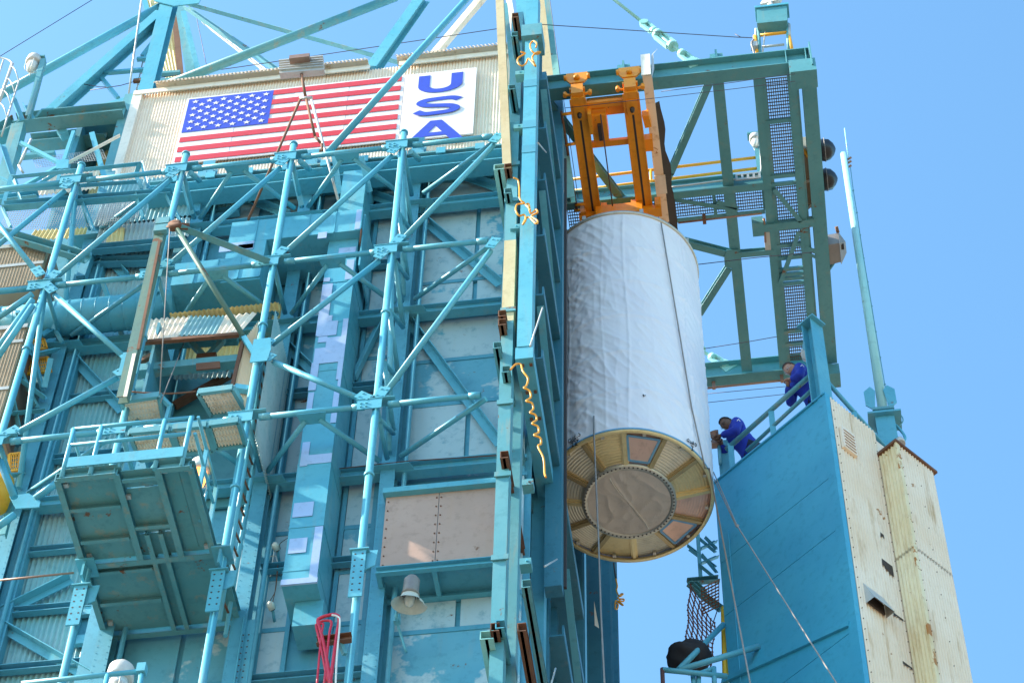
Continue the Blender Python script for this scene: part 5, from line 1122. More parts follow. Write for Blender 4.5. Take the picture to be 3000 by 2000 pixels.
corr('eave_sheet', (SX0, 20.1, onY(('e', 1300, 655), 20.0).z), (SX1-SX0+.1, 0, 0), (0, -.14, .0), .07, .018, nrm=(0, 0, 1), mat=YSHEET, parent=SH)
cq('wall_sheet', (('e', 1612, 1130), ('f', 55, 1330), ('f', 140, 700), ('e', 1672, 850)), (19.72, 19.72, 19.72, 19.72), CREAMR)
zt_, zb0 = onY(('f', 190, 640), 19.76).z, onY(('f', 105, 1340), 19.76).z
corr('wall_sheet', (SX1+.14, 19.76, zb0-.5), (0, 1.12, 0), (0, 0, zt_-zb0+.5), .05, .012, nrm=(1, 0, 0), mat=TCORR, parent=SH)
box('wall', (SX0-.06, 19.76, zb0), (SX0-.02, 20.86, zt_), TEALW, SH)
zh = onY(('e', 1300, 1000), 20.84).z
corr('wall_sheet', (SX0, 20.84, zh), (SX1-SX0+.1, 0, 0), (0, 0, 1.3), .07, .016, nrm=(0, -1, 0), mat=YSHEET, parent=SH)
box('wall', (SX0, 20.83, zb0-.6), (SX1+.1, 20.86, zh-.01), TEALF, SH)
cq('wall_sheet', (('e', 1190, 1110), ('e', 1590, 1090), ('e', 1600, 1050), ('e', 1200, 1070)), (20.6, 20.6, 20.6, 20.6), TCORR)
for a, b, y, mt, w_ in ((('e', 978, 855), ('e', 1645, 800), 19.68, RUST, .06), (('e', 930, 1055), ('e', 1640, 985), 19.95, TEALR, .15), (('e', 950, 880), ('e', 1640, 840), 20.2, TEALF, .1), (('e', 940, 1000), ('e', 1075, 930), 19.95, RUST, .07), (('e', 1310, 850), ('e', 1405, 950), 20.1, TEALR, .08), (('e', 1540, 835), ('e', 1430, 950), 20.1, TEALR, .08), (('e', 1600, 1160), ('e', 1672, 850), 19.7, RUST, .05), (('e', 1200, 1290), ('e', 1590, 1070), 20.7, RUST, .1), (('e', 960, 1140), ('e', 1010, 1330), 20.3, TEALF, .14), (('e', 1680, 820), ('e', 1790, 990), 19.62, TEAL, .07), (('e', 1620, 1165), ('f', 70, 1180), 19.66, TEAL, .09)): beam('frame_member', onY(a, y), onY(b, y), mt, SH, 'box', w_, w_)
plate('rust_plate', [onY(p, 19.86) for p in (('e', 1350, 1000), ('e', 1515, 985), ('e', 1518, 1030), ('e', 1352, 1045))], .02, RUST, SH, (0, 1, 0))
box('shoe', *(lambda p: (p-V((.14, .06, .05)), p+V((.14, .06, .05))))(onY(('e', 1425, 962), 20.1)), RUST, SH)
def flap(a, b, c, zl, nm='floor_flap'):
    z = onY(a, 19.45).z if zl is None else zl; A_, B_, C_ = onZ(a, z), onZ(b, z), onZ(c, z); u, v_ = B_-A_, C_-B_
    o = g_grate(A_, u, v_, .045, .09, .016, .02).build(nm, CREAMR, SH)
    plate('deck_sheet', [A_+V((0, 0, .03)), B_+V((0, 0, .03)), B_+v_+V((0, 0, .03)), A_+v_+V((0, 0, .03))], .01, WHITEC, o)
    m = MB()
    for p, q2 in ((A_, B_), (B_, B_+v_), (A_+v_, B_+v_), (A_, A_+v_)): m.add(*g_beam(p+V((0, 0, .03)), q2+V((0, 0, .03)), 'box', .05, .11))
    m.build('edge_frame', TEALR, o)
flap(('e', 840, 1262), ('e', 1095, 1225), ('e', 1125, 1390), None); flap(('e', 1365, 1205), ('e', 1600, 1175), ('e', 1690, 1330), None)
flap(('e', 890, 1480), ('e', 1160, 1455), ('e', 1230, 1640), 27.35); flap(('e', 1190, 1450), ('e', 1420, 1430), ('e', 1470, 1600), 27.35); flap(('e', 1440, 1425), ('e', 1640, 1400), ('e', 1690, 1560), 27.35)
path('safety_chain', smoothpath([onY(p, 19.5) for p in (('e', 900, 1192), ('e', 1050, 1202), ('e', 1200, 1203), ('e', 1350, 1190))]), .012, RUST, SH, 6)
beam('flap_bracket', onY(('e', 1095, 1215), 19.45), onY(('e', 1170, 1290), 19.6), TEAL, SH, 'box', .05, .07); beam('flap_bracket', onY(('e', 1170, 1290), 19.6), onY(('e', 1145, 1380), 19.6), TEAL, SH, 'box', .05, .05)
# ================================================================== davit hoist
yv = 19.32
DV = thing('davit_hoist', 'rusty davit hoist with upright channel and two struts over the shed', 'davit', onY(('e', 850, 1245), yv))
beam('upright', onY(('e', 1125, 25), yv), onY(('e', 845, 1250), yv), DAVP, DV, 'C', .15, .12, .014, up=(0, -1, 0)); beam('rust_strip', onY(('e', 1100, 150), yv-.075), onY(('e', 950, 900), yv-.075), RUST, DV, 'box', .04, .012, up=(0, -1, 0))
beam('edge_strip', onY(('e', 925, 930), yv-.07), onY(('e', 862, 1225), yv-.07), CREAMW, DV, 'box', .05, .012, up=(0, -1, 0))
for y in (30, 80): p = onY(('e', 1125-(y-30)*.25, y), yv-.07); box('cap_block', p-V((.1, .06, .09)), p+V((.1, .04, .07)), TEALR, DV)
ap = onY(('e', 1205, 50), 18.85)
tube('strut', ap, onY(('e', 1675, 808), 19.62), .04, DAVP, DV); beam('strut', ap+V((.1, 0, -.02)), onY(('f', 215, 285), 19.5), TEALR, DV, 'L', .11, .11, .012)
lathe('sheave', [(.05, -.04), (.1, -.04), (.08, 0), (.1, .04), (.05, .04)], ap, RUST, DV, axis=(0, 1, 0), n=18); tube('sheave_axle', ap+V((-.08, 0, 0)), ap+V((.2, .03, -.03)), .06, RUST, DV); tube('link_bar', ap, onY(('e', 1130, 60), yv), .015, RUST, DV, 6)
tube('hoist_rope', ap+V((-.07, 0, -.05)), onY(('e', 1100, 1205), 19.4), .008, ROPE, DV, 6); tube('hoist_rope', onY(('e', 1270, 850), 20.0), onY(('e', 1105, 1268), 19.4), .008, ROPE, DV, 6)
# ================================================================== work platform
ZP = 25.27
WP = thing('work_platform', 'teal steel work platform with toe board jutting from the tower, underside showing', 'platform', (-7.6, 19.4, ZP))
Q = lambda x, y: onZ(('i', x, y), ZP)
x0p, x1p, y0p, ym_, y1p = -8.45, -6.80, 18.17, 19.57, 20.77
def chan(a, b, h=.15, w=.075, nm='edge_channel', mt=TEALR):
    dz = (.006 if nm == 'joist' else 0)+(.003 if abs(a[0]-b[0]) > .01 else 0)
    return beam(nm, V((a[0], a[1], ZP+h/2+dz)), V((b[0], b[1], ZP+h/2+dz)), mt, WP, 'C', w, h, .012)
chan((x0p, y0p), (x0p, ym_)); chan((x1p, y0p), (x1p, ym_)); chan((x0p, ym_+.05), (x0p, y1p)); chan((x1p+.08, ym_+.05), (x1p+.08, y1p))
chan((x0p, ym_), (x1p+.08, ym_), .2); chan((x0p, y1p), (x1p+.1, y1p), .2)
xi0, xi1 = (Q(800, 120).x+Q(960, 730).x)/2, (Q(1080, 100).x+Q(1250, 710).x)/2
chan((x0p, y0p), (xi0, y0p), .17); chan((xi1, y0p), (x1p, y0p), .17)
for x in (xi0, xi1): chan((x, y0p), (x, ym_), .16, .08, 'joist')
xj0, xj1 = (Q(1010, 560).x+Q(1200, 1210).x)/2, (Q(1110, 560).x+Q(1285, 1200).x)/2; yj = Q(1060, 550).y
for x in (xj0, xj1): chan((x, yj), (x, y1p), .14, .06, 'joist')
for (xa, ya, xb, yb_) in ((480, 390, 830, 360), (555, 610, 890, 580), (840, 185, 1080, 165), (930, 510, 1180, 490), (615, 830, 1050, 790), (690, 1040, 1110, 1000)):
    a, b = Q(xa, ya), Q(xb, yb_); y = (a.y+b.y)/2; chan((a.x, y), (b.x, y), .1, .05, 'joist')
for xa, xb, ya, yb_ in ((x0p+.04, xi0-.04, y0p+.04, ym_-.04), (xi0+.04, xi1-.04, y0p+.3, ym_-.4), (xi1+.04, x1p-.04, y0p+.04, ym_-.04), (x0p+.04, xj0-.03, ym_+.05, y1p-.04), (xj0+.03, xj1-.03, ym_+.05, y1p-.04), (xj1+.03, x1p+.04, ym_+.05, y1p-.04), (xi0+.04, xi1-.04, ym_-.38, ym_-.04), (xi0+.04, xi1-.04, y0p+.02, y0p+.28)): box('deck_plate', (xa, ya, ZP+.1), (xb, yb_, ZP+.112), TEALR, WP)
box('deck_plate', (xi1+.05, y0p+.1, ZP+.09), (x1p-.18, ym_-.1, ZP+.099), TEALF, WP)
for (x, y) in ((450, 230), (760, 165), (1130, 130), (1280, 115), (610, 720), (880, 310), (755, 1180), (1420, 650)): p = Q(x, y); box('clip', p-V((.03, .03, -.05)), p+V((.03, .03, .09)), GALV, WP)
tb0, tb1 = onY(('i', 455, 95), y0p-.06), onY(('i', 1255, 15), y0p-.06); box('toe_board', (tb0.x, y0p-.07, ZP+.17), (tb1.x, y0p-.055, ZP+.36), TEAL, WP)
RL = lambda t_, x, y: onY((t_, x, y), y0p-.02)
for a, b in ((RL('e', 505, 1450), RL('e', 1335, 1368)), (RL('e', 470, 1562), RL('e', 1315, 1478))): tube('guard_rail', a, b, .026, TEAL, WP)
for xa in (RL('i', 620, 130).x, RL('i', 1065, 90).x, RL('e', 1330, 1360).x-.02, RL('e', 510, 1450).x): tube('rail_post', (xa, y0p-.02, ZP+.02), (xa, y0p-.02, RL('e', 900, 1410).z), .03, TEAL, WP)
zt1 = RL('e', 900, 1410).z; zt2 = RL('e', 900, 1520).z
for z in (zt1, zt2): tube('guard_rail', (x1p-.02, y0p-.02, z), (x1p-.02, ym_-.3, z-.01), .022, TEAL, WP)
for y in (y0p+.5, ym_-.3): beam('rail_post', (x1p-.02, y, ZP+.1), (x1p-.02, y, zt1), TEAL, WP, 'L', .05, .05, .008)
tube('guard_rail', (x0p+.02, y0p-.02, zt1), (x0p+.02, ym_-.2, zt1), .022, TEAL, WP)
for x in (COLX['B'], COLX['C']): box('bearing_bracket', (x-.12, YO-.2, ZP-.03), (x+.12, YO+.1, ZP-.006), TEAL, WP); box('bearing_bracket', (x-.015, YO-.18, ZP-.3), (x+.015, YO-.06, ZP-.035), TEAL, WP)
for xa in (-6.55,): 
    o = beam('perforated_post', (xa, 20.62, ZB), (xa, 20.62, ZP), TEAL, WP, 'L', .14, .1, .012, up=(0, -1, 0)); m = MB()
    for k in range(50):
        for s in (-.035, .035): m.add(*g_tube((xa+s, 20.565, 19.5+k*.11), (xa+s, 20.569, 19.5+k*.11), .012, 8))
    m.build('bolt_holes', RUBBER, o, kind='stuff')
# ladder right of the platform
LD = thing('wall_ladder', 'steel ladder with rusty rungs beside the platform on the panel wall', 'ladder', onY(('i', 1580, 990), 20.2))
a0, a1 = onY(('i', 1700, 0), 20.1), onY(('i', 1560, 990), 20.1); b0, b1 = onY(('i', 1745, 60), 20.35), onY(('i', 1595, 1100), 20.35)
tube('stile', V((a0.x, 20.1, 30.5)), V((a0.x, 20.1, a1.z-.4)), .03, TEAL, LD); tube('stile', V((b0.x, 20.35, 30.5)), V((b0.x, 20.35, a1.z-.4)), .03, TEAL, LD)
z = a1.z
while z < 30.4: tube('rung', (a0.x, 20.1, z), (b0.x, 20.35, z-.0), .016, RUST, LD, 8); z += .27
# ================================================================== left: brown screened cabinets, yellow gratings
for nm, lab, pts, y in (('screen_cabinet', 'brown screened cabinet with pale band, upper of two at the left edge', (('e', 0, 240), ('e', 337, 160), ('e', 260, 450), ('e', 0, 470)), 20.15), ('screen_cabinet', 'tall brown screened cabinet with pale bands, lower of two at the left edge', (('e', 0, 740), ('e', 165, 735), ('e', 20, 1400), ('e', 0, 1450)), 20.15)):
    a, b = onY(pts[0], y), onY(pts[1], y); zb1 = onY(pts[2], y).z
    SCb = thing(nm, lab, 'cabinet', (b.x-.6, y, zb1)); xr = (b.x+onY(pts[2], y).x)/2
    for k in range(2): box('screen_panel', (xr-1.5+.75*k+.004, y, zb1), (xr-.75+.75*k-.004, y+.02, b.z-.02), MESHB, SCb)
    box('core', (xr-1.5, y+.022, zb1), (xr-.003, y+.6, b.z-.02), MESHB, SCb); box('trim', (xr-1.5, y-.03, b.z-.09), (xr+.01, y-.004, b.z), GALV, SCb)
    for zz in ([b.z-.62] if 'upper' in lab else [b.z-.45, b.z-1.6]): box('band', (xr-1.5, y-.02, zz), (xr+.005, y-.003, zz+.07), GALV, SCb)
    box('rust_edge', (xr, y+.1, zb1), (xr+.04, y+.6, b.z-.1), COPPER, SCb)
    m = MB()
    for k in range(30): x = xr-1.48+k*.05; m.add(*g_box((x-.006, y-.008, zb1), (x+.006, y-.001, b.z-.1)))
    m.build('screen_wires', MESHB, SCb, kind='stuff')
for k, (a, b, c, lab) in enumerate(((('e', 170, 1070), ('e', 350, 1050), ('e', 330, 960), 'small yellow floor grating, lower of the pair behind the left column'), (('e', 220, 905), ('e', 320, 895), ('e', 300, 835), 'small yellow floor grating, upper of the pair behind the left column'), (('i', 60, 110), ('i', 140, 100), ('i', 145, -10), 'yellow floor grating left of the corrugated wall'))):
    p, q2, r2 = onY(a, 20.5), onY(b, 20.5), onY(c, 20.5); g2 = thing('floor_grating', lab, 'grating', p, 'yellow floor gratings')
    g_grate(p, q2-p, r2-q2, .03, .1, .012, .02).build('bars', YEL, g2, kind='stuff'); m = MB()
    for e0, e1 in ((p, q2), (q2, r2), (r2, p+(r2-q2)), (p+(r2-q2), p)): m.add(*g_beam(e0, e1, 'box', .04, .05))
    m.build('frame', YEL, g2)
yd_ = lathe('drum', [(.0, -.25), (.2, -.25), (.21, 0), (.2, .25), (0, .25)], onY(('i', -25, 260), 20.2), YEL); tag(yd_, 'yellow drum peeking in at the left edge', 'drum')
for a, b in ((('e', 215, 850), ('e', 300, 1170)), (('e', 130, 1000), ('e', 260, 1290)), (('e', 100, 1230), ('e', 150, 1480)), (('e', 80, 1330), ('e', 300, 1310)), (('e', 160, 1110), ('e', 320, 1230)), (('e', 220, 930), ('e', 400, 890)), (('e', 350, 700), ('e', 440, 850)), (('e', 300, 790), ('e', 450, 700)), (('i', 0, 130), ('i', 160, 120)), (('i', 20, 560), ('i', 100, 250)), (('e', 350, 970), ('e', 305, 1170))): beam('strut', onY(a, 20.3), onY(b, 20.5), TEALF if a[1] < 160 else TEAL, T, 'L', .08, .08, .012)
plate('wall_gusset', [onY(p, 20.0) for p in (('i', 65, 285), ('i', 200, 265), ('i', 280, 320), ('i', 270, 360), ('i', 110, 370))], .02, TEAL, T, (0, 1, 0))
tube('face_brace', onY(('i', 240, 300), 20.0), onY(('i', 420, 170), 19.9), .05, TEAL, T); tube('face_brace', onY(('i', 0, 40), 19.7), onY(('i', 100, 290), 19.9), .05, TEAL, T); tube('face_brace', onY(('i', -30, 500), 19.9), onY(('i', 100, 410), 19.9), .05, TEAL, T)
tag(tube('guy_rod', onY(('i', -20, 862), 19.5), onY(('i', 510, 808), 19.55), .014, COPPER, None, 8), 'thin copper coloured rod running left from the platform bracket', 'rod')
# ================================================================== brown panelled box on the wall, right bay
yv2 = 20.42
VB = thing('panel_box', 'teal framed wall box with two brown steel panels above the bell lamp', 'wall box', onY(('j', 1350, 800), yv2))
vx0, vx1 = onY(('j', 975, 700), yv2).x, R0-.02; vz0, vz1 = onY(('j', 1350, 762), yv2).z, onY(('j', 1380, 258), yv2).z
xm = onY(('j', 1365, 500), yv2).x
for xa, xb in ((vx0, xm), (xm, vx1)): box('brown_panel', (xa+.004, yv2, vz0), (xb-.004, yv2+.02, vz1), BROWNP, VB)
m = MB()
for k in range(8):
    for x in (vx0+.04, xm-.03, xm+.03): p = V((x, yv2, vz0+.1+(vz1-vz0-.2)*k/7)); m.add(*g_tube(p+V((0, -.012, 0)), p+V((0, .003, 0)), .011, 6))
m.build('panel_screws', RUST, VB, kind='stuff')
box('core', (vx0+.01, yv2+.022, vz0), (vx1, 20.88, vz1), TEALW, VB); box('hood', (vx0-.03, yv2-.09, vz1+.0), (vx1, 20.88, vz1+.10), TEAL, VB)
zs_ = vz0-.13; 
for a, b in (((vx0-.03, yv2-.05), (vx1, yv2-.05)), ((vx0-.03, 20.85), (vx1, 20.85))): beam('sill_channel', (a[0], a[1], zs_+.06), (b[0], b[1], zs_+.06), TEAL, VB, 'C', .07, .125, .012)
for x in (vx0, xm, vx1-.05): beam('sill_channel', (x, yv2-.02, zs_+.06), (x, 20.83, zs_+.06), TEAL, VB, 'box', .06, .10)
box('soffit', (vx0, yv2, zs_+.1), (vx1, 20.84, zs_+.115), TEALW, VB)
# ================================================================== lamps
bl = onY(('j', 1172, 1030), 20.15)
BL = thing('bell_lamp', 'cream bell shaped lamp with chipped rim on a teal pipe', 'lamp', bl)
vv = []; ff = []; nu = 40; prof_ = [(.03, .36), (.07, .34), (.085, .26), (.10, .16), (.13, .08), (.185, .03), (.225, 0)]; ax = V((.1, -.28, 1)).normalized(); s_, u_ = frame_of(ax)
for j, (r_, z) in enumerate(prof_):
    for i in range(nu):
        a = 2*math.pi*i/nu; rr_ = r_
        if j == len(prof_)-1 and 20 <= i <= 24: rr_ = r_*.84
        vv.append(bl+ax*(z*1.0)+s_*(rr_*math.cos(a))+u_*(rr_*math.sin(a)))
for j in range(len(prof_)-1):
    for i in range(nu): ff.append((j*nu+i, j*nu+(i+1) % nu, (j+1)*nu+(i+1) % nu, (j+1)*nu+i))
link('shade', vv, ff, SHADE, BL, smooth=True)
lathe('housing', [(.0, .42), (.06, .41), (.1, .36), (.1, .2), (.12, .14)], bl, GREY, BL, axis=ax, n=20); lathe('globe', [(.06, .16), (.065, .08), (.05, .0), (0, -.03)], bl, GLASS, BL, axis=ax, n=16)
for k in range(4): a = k*math.pi/2; path('cage_wire', [bl+ax*z+s_*(r_*math.cos(a))+u_*(r_*math.sin(a)) for r_, z in ((.08, .15), (.085, .06), (.05, -.05))], .005, SHADE, BL, 5)
path('bracket_pipe', smoothpath([bl+V((-.1, .5, -.3)), onY(('j', 1095, 1170), 20.5), onY(('j', 1085, 1120), 20.3), onY(('j', 1095, 1050), 20.3), bl+V((0, .05, .3))]), .018, TEAL, BL); box('junction_box', *(lambda p: (p-V((.04, .04, .06)), p+V((.04, .04, .06))))(onY(('j', 1090, 1130), 20.4)), TEAL, BL)
def jarlamp(name, p, label, glass, sc=1, hang=None, body=LAMPW, flip=1):
    L_ = thing(name, label, 'lamp', p)
    lathe('housing', [(0, .16*sc), (.05*sc, .16*sc), (.085*sc, .12*sc), (.095*sc, .02*sc), (.085*sc, 0), (0, 0)], p, body, L_, axis=(0, 0, flip), n=18)
    lathe('globe', [(.065*sc, 0), (.07*sc, -.06*sc), (.055*sc, -.15*sc), (.02*sc, -.18*sc), (0, -.18*sc)], p, glass, L_, axis=(0, 0, flip), n=16)
    for k in range(4): a = k*math.pi/2+.4; path('guard_wire', [p+V((r_*sc*math.cos(a), r_*sc*math.sin(a), z*sc*flip)) for r_, z in ((.085, 0), (.085, -.1), (.06, -.19), (0, -.2))], .006, body, L_, 5)
    if hang: path('hanger', hang, .02, TEAL, L_)
    return L_
p = onY(('i', 1375, 120), 19.0); jarlamp('amber_lamp', p, 'glowing amber lamp under a white cap by the platform rail', AMBER, 1.5, [p+V((.1, .05, -.9)), p+V((.12, .05, -.3)), p+V((.1, .05, .1)), p+V((0, 0, .2))])
p = onY(('a', 228, 440), 20.4); jarlamp('post_lamp', p, 'white jar lamp hanging from a teal post at the top left', GLASS, 1.5); 
PL = thing('lamp_post', 'slim teal post with hooked arm carrying the top left lamp', 'post', onY(('a', 200, 800), 20.4)); beam('post', onY(('a', 195, 810), 20.4), onY(('a', 300, 420), 20.4), TEALR, PL, 'C', .09, .1, .01); box('arm', *(lambda a, b: (V((a.x, 20.34, a.z-.02)), V((b.x, 20.46, a.z+.03))))(onY(('a', 215, 412), 20.4), onY(('a', 308, 410), 20.4)), TEALF, PL)
p = onY(('d', 265, 970), YM-.05); jarlamp('walkway_lamp', p, 'white jar lamp on a teal post by the yellow walkway rail', GLASS, 1.15, None)
WLP = thing('lamp_stand', 'short teal stand holding the walkway lamp near the yellow rail end', 'post', onY(('d', 285, 1200), YM)); a = onY(('d', 278, 1010), YM); beam('post', (a.x, YM, ZF+.42), (a.x, YM, a.z+.25), TEALF, WLP, 'C', .1, .08, .01); box('cap', (p.x-.13, YM-.1, p.z+.2), (a.x+.06, YM+.06, p.z+.24), TEALF, WLP)
p = onY(('i', 820, 1555), 18.6); jarlamp('jar_lamp', p, 'white capped lamp at the lower left edge of the frame', GLASS, 1.7)
LRl = thing('handrail', 'teal handrail with elbow post crossing the bottom left corner', 'handrail', onY(('i', 600, 1568), 18.4)); a, b = onY(('i', 150, 1570), 18.4), onY(('i', 975, 1485), 18.4)
tube('rail', a, b, .03, TEAL, LRl); tube('post', b, b+V((.03, .1, -1.0)), .03, TEAL, LRl); c = onY(('i', 740, 1512), 18.4); tube('post', c, c+V((0, 0, -1.0)), .03, TEAL, LRl); box('elbow', b-V((.05, .05, .04)), b+V((.05, .05, .09)), TEAL, LRl)
# small wall fixtures with dangling wires
for k, ((x, y), lab) in enumerate((((265, 655), 'upper small cream wall light on the panel left of the duct'), ((232, 1062), 'lower small cream wall light below the dangling wires'))):
    p = onY(('j', x, y), 20.75); wf = thing('wall_light', lab, 'wall light', p, 'small wall lights'); lathe('cap', [(.045, 0), (.05, .06), (.04, .1), (0, .12)], p, SHADE, wf, axis=(-.3, -.8, .5), n=16); lathe('socket', [(.03, -.01), (.03, .02), (0, .02)], p, RUBBER, wf, axis=(-.3, -.8, .5), n=12); tube('stem', p+V((0, .16, -.06)), p, .02, TEAL, wf, 8)
dw = thing('dangling_wires', 'loose white and brown wires hanging between the two small wall lights', 'wires', onY(('j', 265, 740), 20.8))
for pts, mt in (((('j', 195, 720), ('j', 220, 695), ('j', 255, 700), ('j', 268, 740)), GLASS), ((('j', 205, 700), ('j', 250, 692), ('j', 265, 735)), GLASS), ((('j', 268, 750), ('j', 262, 850), ('j', 248, 940), ('j', 215, 1000)), RUST), ((('j', 266, 760), ('j', 250, 930), ('j', 232, 1010)), RUST)): path('wire', smoothpath([onY(p, 20.8) for p in pts]), .006, mt, dw, 5)
wr = path('loose_wire', smoothpath([onY(p, 20.7) for p in (('j', 285, 645), ('j', 285, 605), ('j', 355, 550), ('j', 345, 490), ('j', 355, 470))]), .005, RUBBER, None, 5); tag(wr, 'thin dark wire looping from the upper wall light to the duct', 'wire')
# red pipe loops
RP = thing('red_pipes', 'bundle of three red looped pipes clamped to the tube column', 'pipes', onY(('j', 600, 1300), 19.35))
for pts, r_ in (((('j', 625, 1600), ('j', 672, 1250), ('j', 690, 1130), ('j', 670, 1098), ('j', 620, 1100), ('j', 560, 1120), ('j', 545, 1150), ('j', 580, 1280), ('j', 640, 1600)), .022), ((('j', 585, 1600), ('j', 620, 1250), ('j', 637, 1160), ('j', 622, 1138), ('j', 570, 1142), ('j', 552, 1165), ('j', 585, 1300), ('j', 625, 1600)), .016), ((('j', 535, 1600), ('j', 565, 1260), ('j', 580, 1170), ('j', 570, 1158), ('j', 540, 1162), ('j', 532, 1180), ('j', 560, 1300), ('j', 610, 1560)), .014)): path('pipe', smoothpath([onY(p, 19.38+.03*r_*20) for p in pts], 6), r_, REDP, RP, 10)
path('white_tube', smoothpath([onY(p, 19.36) for p in (('j', 665, 1600), ('j', 675, 1380), ('j', 695, 1150), ('j', 680, 1110), ('j', 640, 1098))]), .012, GLASS, RP, 8)
beam('clamp_channel', onY(('j', 535, 1282), 19.42), onY(('j', 775, 1252), 19.42), RUST, RP, 'C', .07, .12, .01); beam('clamp_brace', onY(('j', 695, 1285), 19.45), onY(('j', 730, 1370), 19.5), TEALR, RP, 'box', .05, .05)
# ================================================================== yellow air hoses
def hose(pts, y, lab, r_=.014): h_ = path('air_hose', smoothpath([onY((p[0], p[1], p[2]), y+.02*((i*7) % 3)) for i, p in enumerate(pts)], 7), r_, HOSE, None, 8); tag(h_, lab, 'hose', 'yellow air hoses'); return h_
c3 = lambda *q_: [('c', x, y) for x, y in q_]; g3 = lambda *q_: [('g', x, y) for x, y in q_]; k3 = lambda *q_: [('k', x, y) for x, y in q_]
hose(c3((295, 358), (325, 370), (280, 400), (275, 430), (300, 455), (330, 440), (350, 405), (398, 458), (375, 400), (400, 365), (430, 360), (405, 375), (370, 350), (360, 310), (380, 285), (405, 300), (400, 330)), 19.18, 'yellow air hose coiled at the top of the blue door column')
hose(c3((245, 1225), (275, 1240), (285, 1290), (290, 1370), (320, 1400), (270, 1410), (262, 1450), (285, 1485), (320, 1480), (330, 1515), (310, 1545), (345, 1495), (400, 1540), (410, 1520), (370, 1490), (410, 1465), (400, 1445), (365, 1470), (350, 1430), (330, 1412), (350, 1405), (360, 1450)), 19.18, 'yellow air hose in a messy coil midway on the blue door column')
hose(g3((225, 1040), (260, 1005), (295, 1005), (310, 1050), (345, 1100), (335, 1150), (318, 1165), (355, 1185), (365, 1230), (335, 1255), (372, 1270), (382, 1310), (360, 1335), (395, 1350), (405, 1385), (375, 1410), (412, 1430), (420, 1470), (388, 1490), (430, 1510), (435, 1550), (415, 1570))+k3((452, 20), (460, 120), (468, 150)), 19.22, 'yellow air hose zigzagging down the dark slide of the lower column')
hose(k3((950, 850), (960, 900), (955, 930), (975, 970), (1000, 955), (985, 955), (965, 985), (1005, 990), (1000, 1005), (970, 1000), (1000, 1030), (985, 1025), (950, 1000), (945, 1050), (960, 1055), (965, 1025), (945, 1015)), 27.5, 'small yellow air hose dangling against the sky beyond the far column')
tag(path('hose_lead', [onY(p, 27.5) for p in (('k', 935, 740), ('k', 950, 850))], .014, RUBBER, None, 6), 'dark cord from the far column to the dangling hose', 'cord')
# ================================================================== fittings on the overhead frame
CM = thing('camera_stand', 'teal camera stand with yellow rails on top of the frame corner', 'stand', onY(('d', 380, 380), YN))
F_ = lambda x, y, yy=YN: onY(('d', x, y), yy)
A = [F_(280, 200), F_(488, 180), F_(485, 72), F_(277, 96)]; plate('plinth', A, .22, TEALF, CM, (0, 1, 0)); plate('plinth_rim', [A[3]+V((-.03, 0, -.03)), A[2]+V((.03, 0, -.03)), A[2]+V((.03, 0, .03)), A[3]+V((-.03, 0, .03))], .28, TEAL, CM, (0, 1, 0))
for a, b, r_, mt in (((285, 200), (298, 380), .03, TEALF), ((487, 165), (495, 355), .03, TEALF), ((262, 250), (280, 382), .034, YEL), ((498, 255), (518, 352), .034, YEL), ((300, 245), (480, 225), .03, YEL), ((310, 325), (465, 308), .024, GALV), ((335, 200), (315, 370), .014, GALV), ((497, 170), (500, 255), .03, GALV), ((268, 200), (270, 260), .02, GALV)): tube('stand_bar', F_(*a, YN+.05), F_(*b, YN+.05), r_, mt, CM, 8)
path('stand_cable', smoothpath([F_(*p, YN-.05) for p in ((255, 270), (240, 300), (250, 340), (260, 385))]), .016, GREY, CM, 6); box('junction', *(lambda p: (p-V((.06, .05, .08)), p+V((.06, .05, .08))))(F_(258, 318)), GALV, CM)
SCm = thing('security_camera', 'white surveillance camera on a short post at the top of the frame', 'camera', F_(372, 80)); p = F_(374, 80)
tube('post', p+V((0, 0, -.03)), p+V((0, 0, .22)), .06, LAMPW, SCm); beam('housing', F_(350, -10)+V((-.1, .1, 0)), F_(440, 15)+V((0, -.05, 0)), LAMPW, SCm, 'box', .09, .1); tube('bracket', p+V((0, 0, .2)), F_(385, 5), .035, GALV, SCm); lathe('base', [(.1, 0), (.1, .04), (.06, .06), (0, .06)], p+V((0, 0, -.03)), LAMPW, SCm, n=16)
zq = lambda x, y, z=ZF+.45: onZ(('d', x, y), z)
CB = thing('signal_cabinet', 'beige cabinet with yellow brace behind the outer edge beam', 'cabinet', zq(650, 1200)); a, b, c, d = zq(582, 985), zq(712, 985), zq(728, 1300), zq(607, 1400)
v, f = g_plate([a, b, c, d], .4, (0, 0, 1)); link('case', v, f, paint('beige_case', (.46, .33, .22), (.5, .37, .26), rough=.6, rust=.1), CB)
for e0, e1 in ((a, b), (d, c), (zq(595, 1215), zq(720, 1160))): beam('trim', e0+V((0, 0, -.21)), e1+V((0, 0, -.21)), WHITEC, CB, 'box', .05, .02)
tube('yellow_brace', zq(585, 1020, ZF+.2), zq(645, 1100, ZF+.2), .034, YEL, CB); tube('yellow_brace', zq(600, 1470, ZF+.2), zq(645, 1530, ZF+.2), .034, YEL, CB)
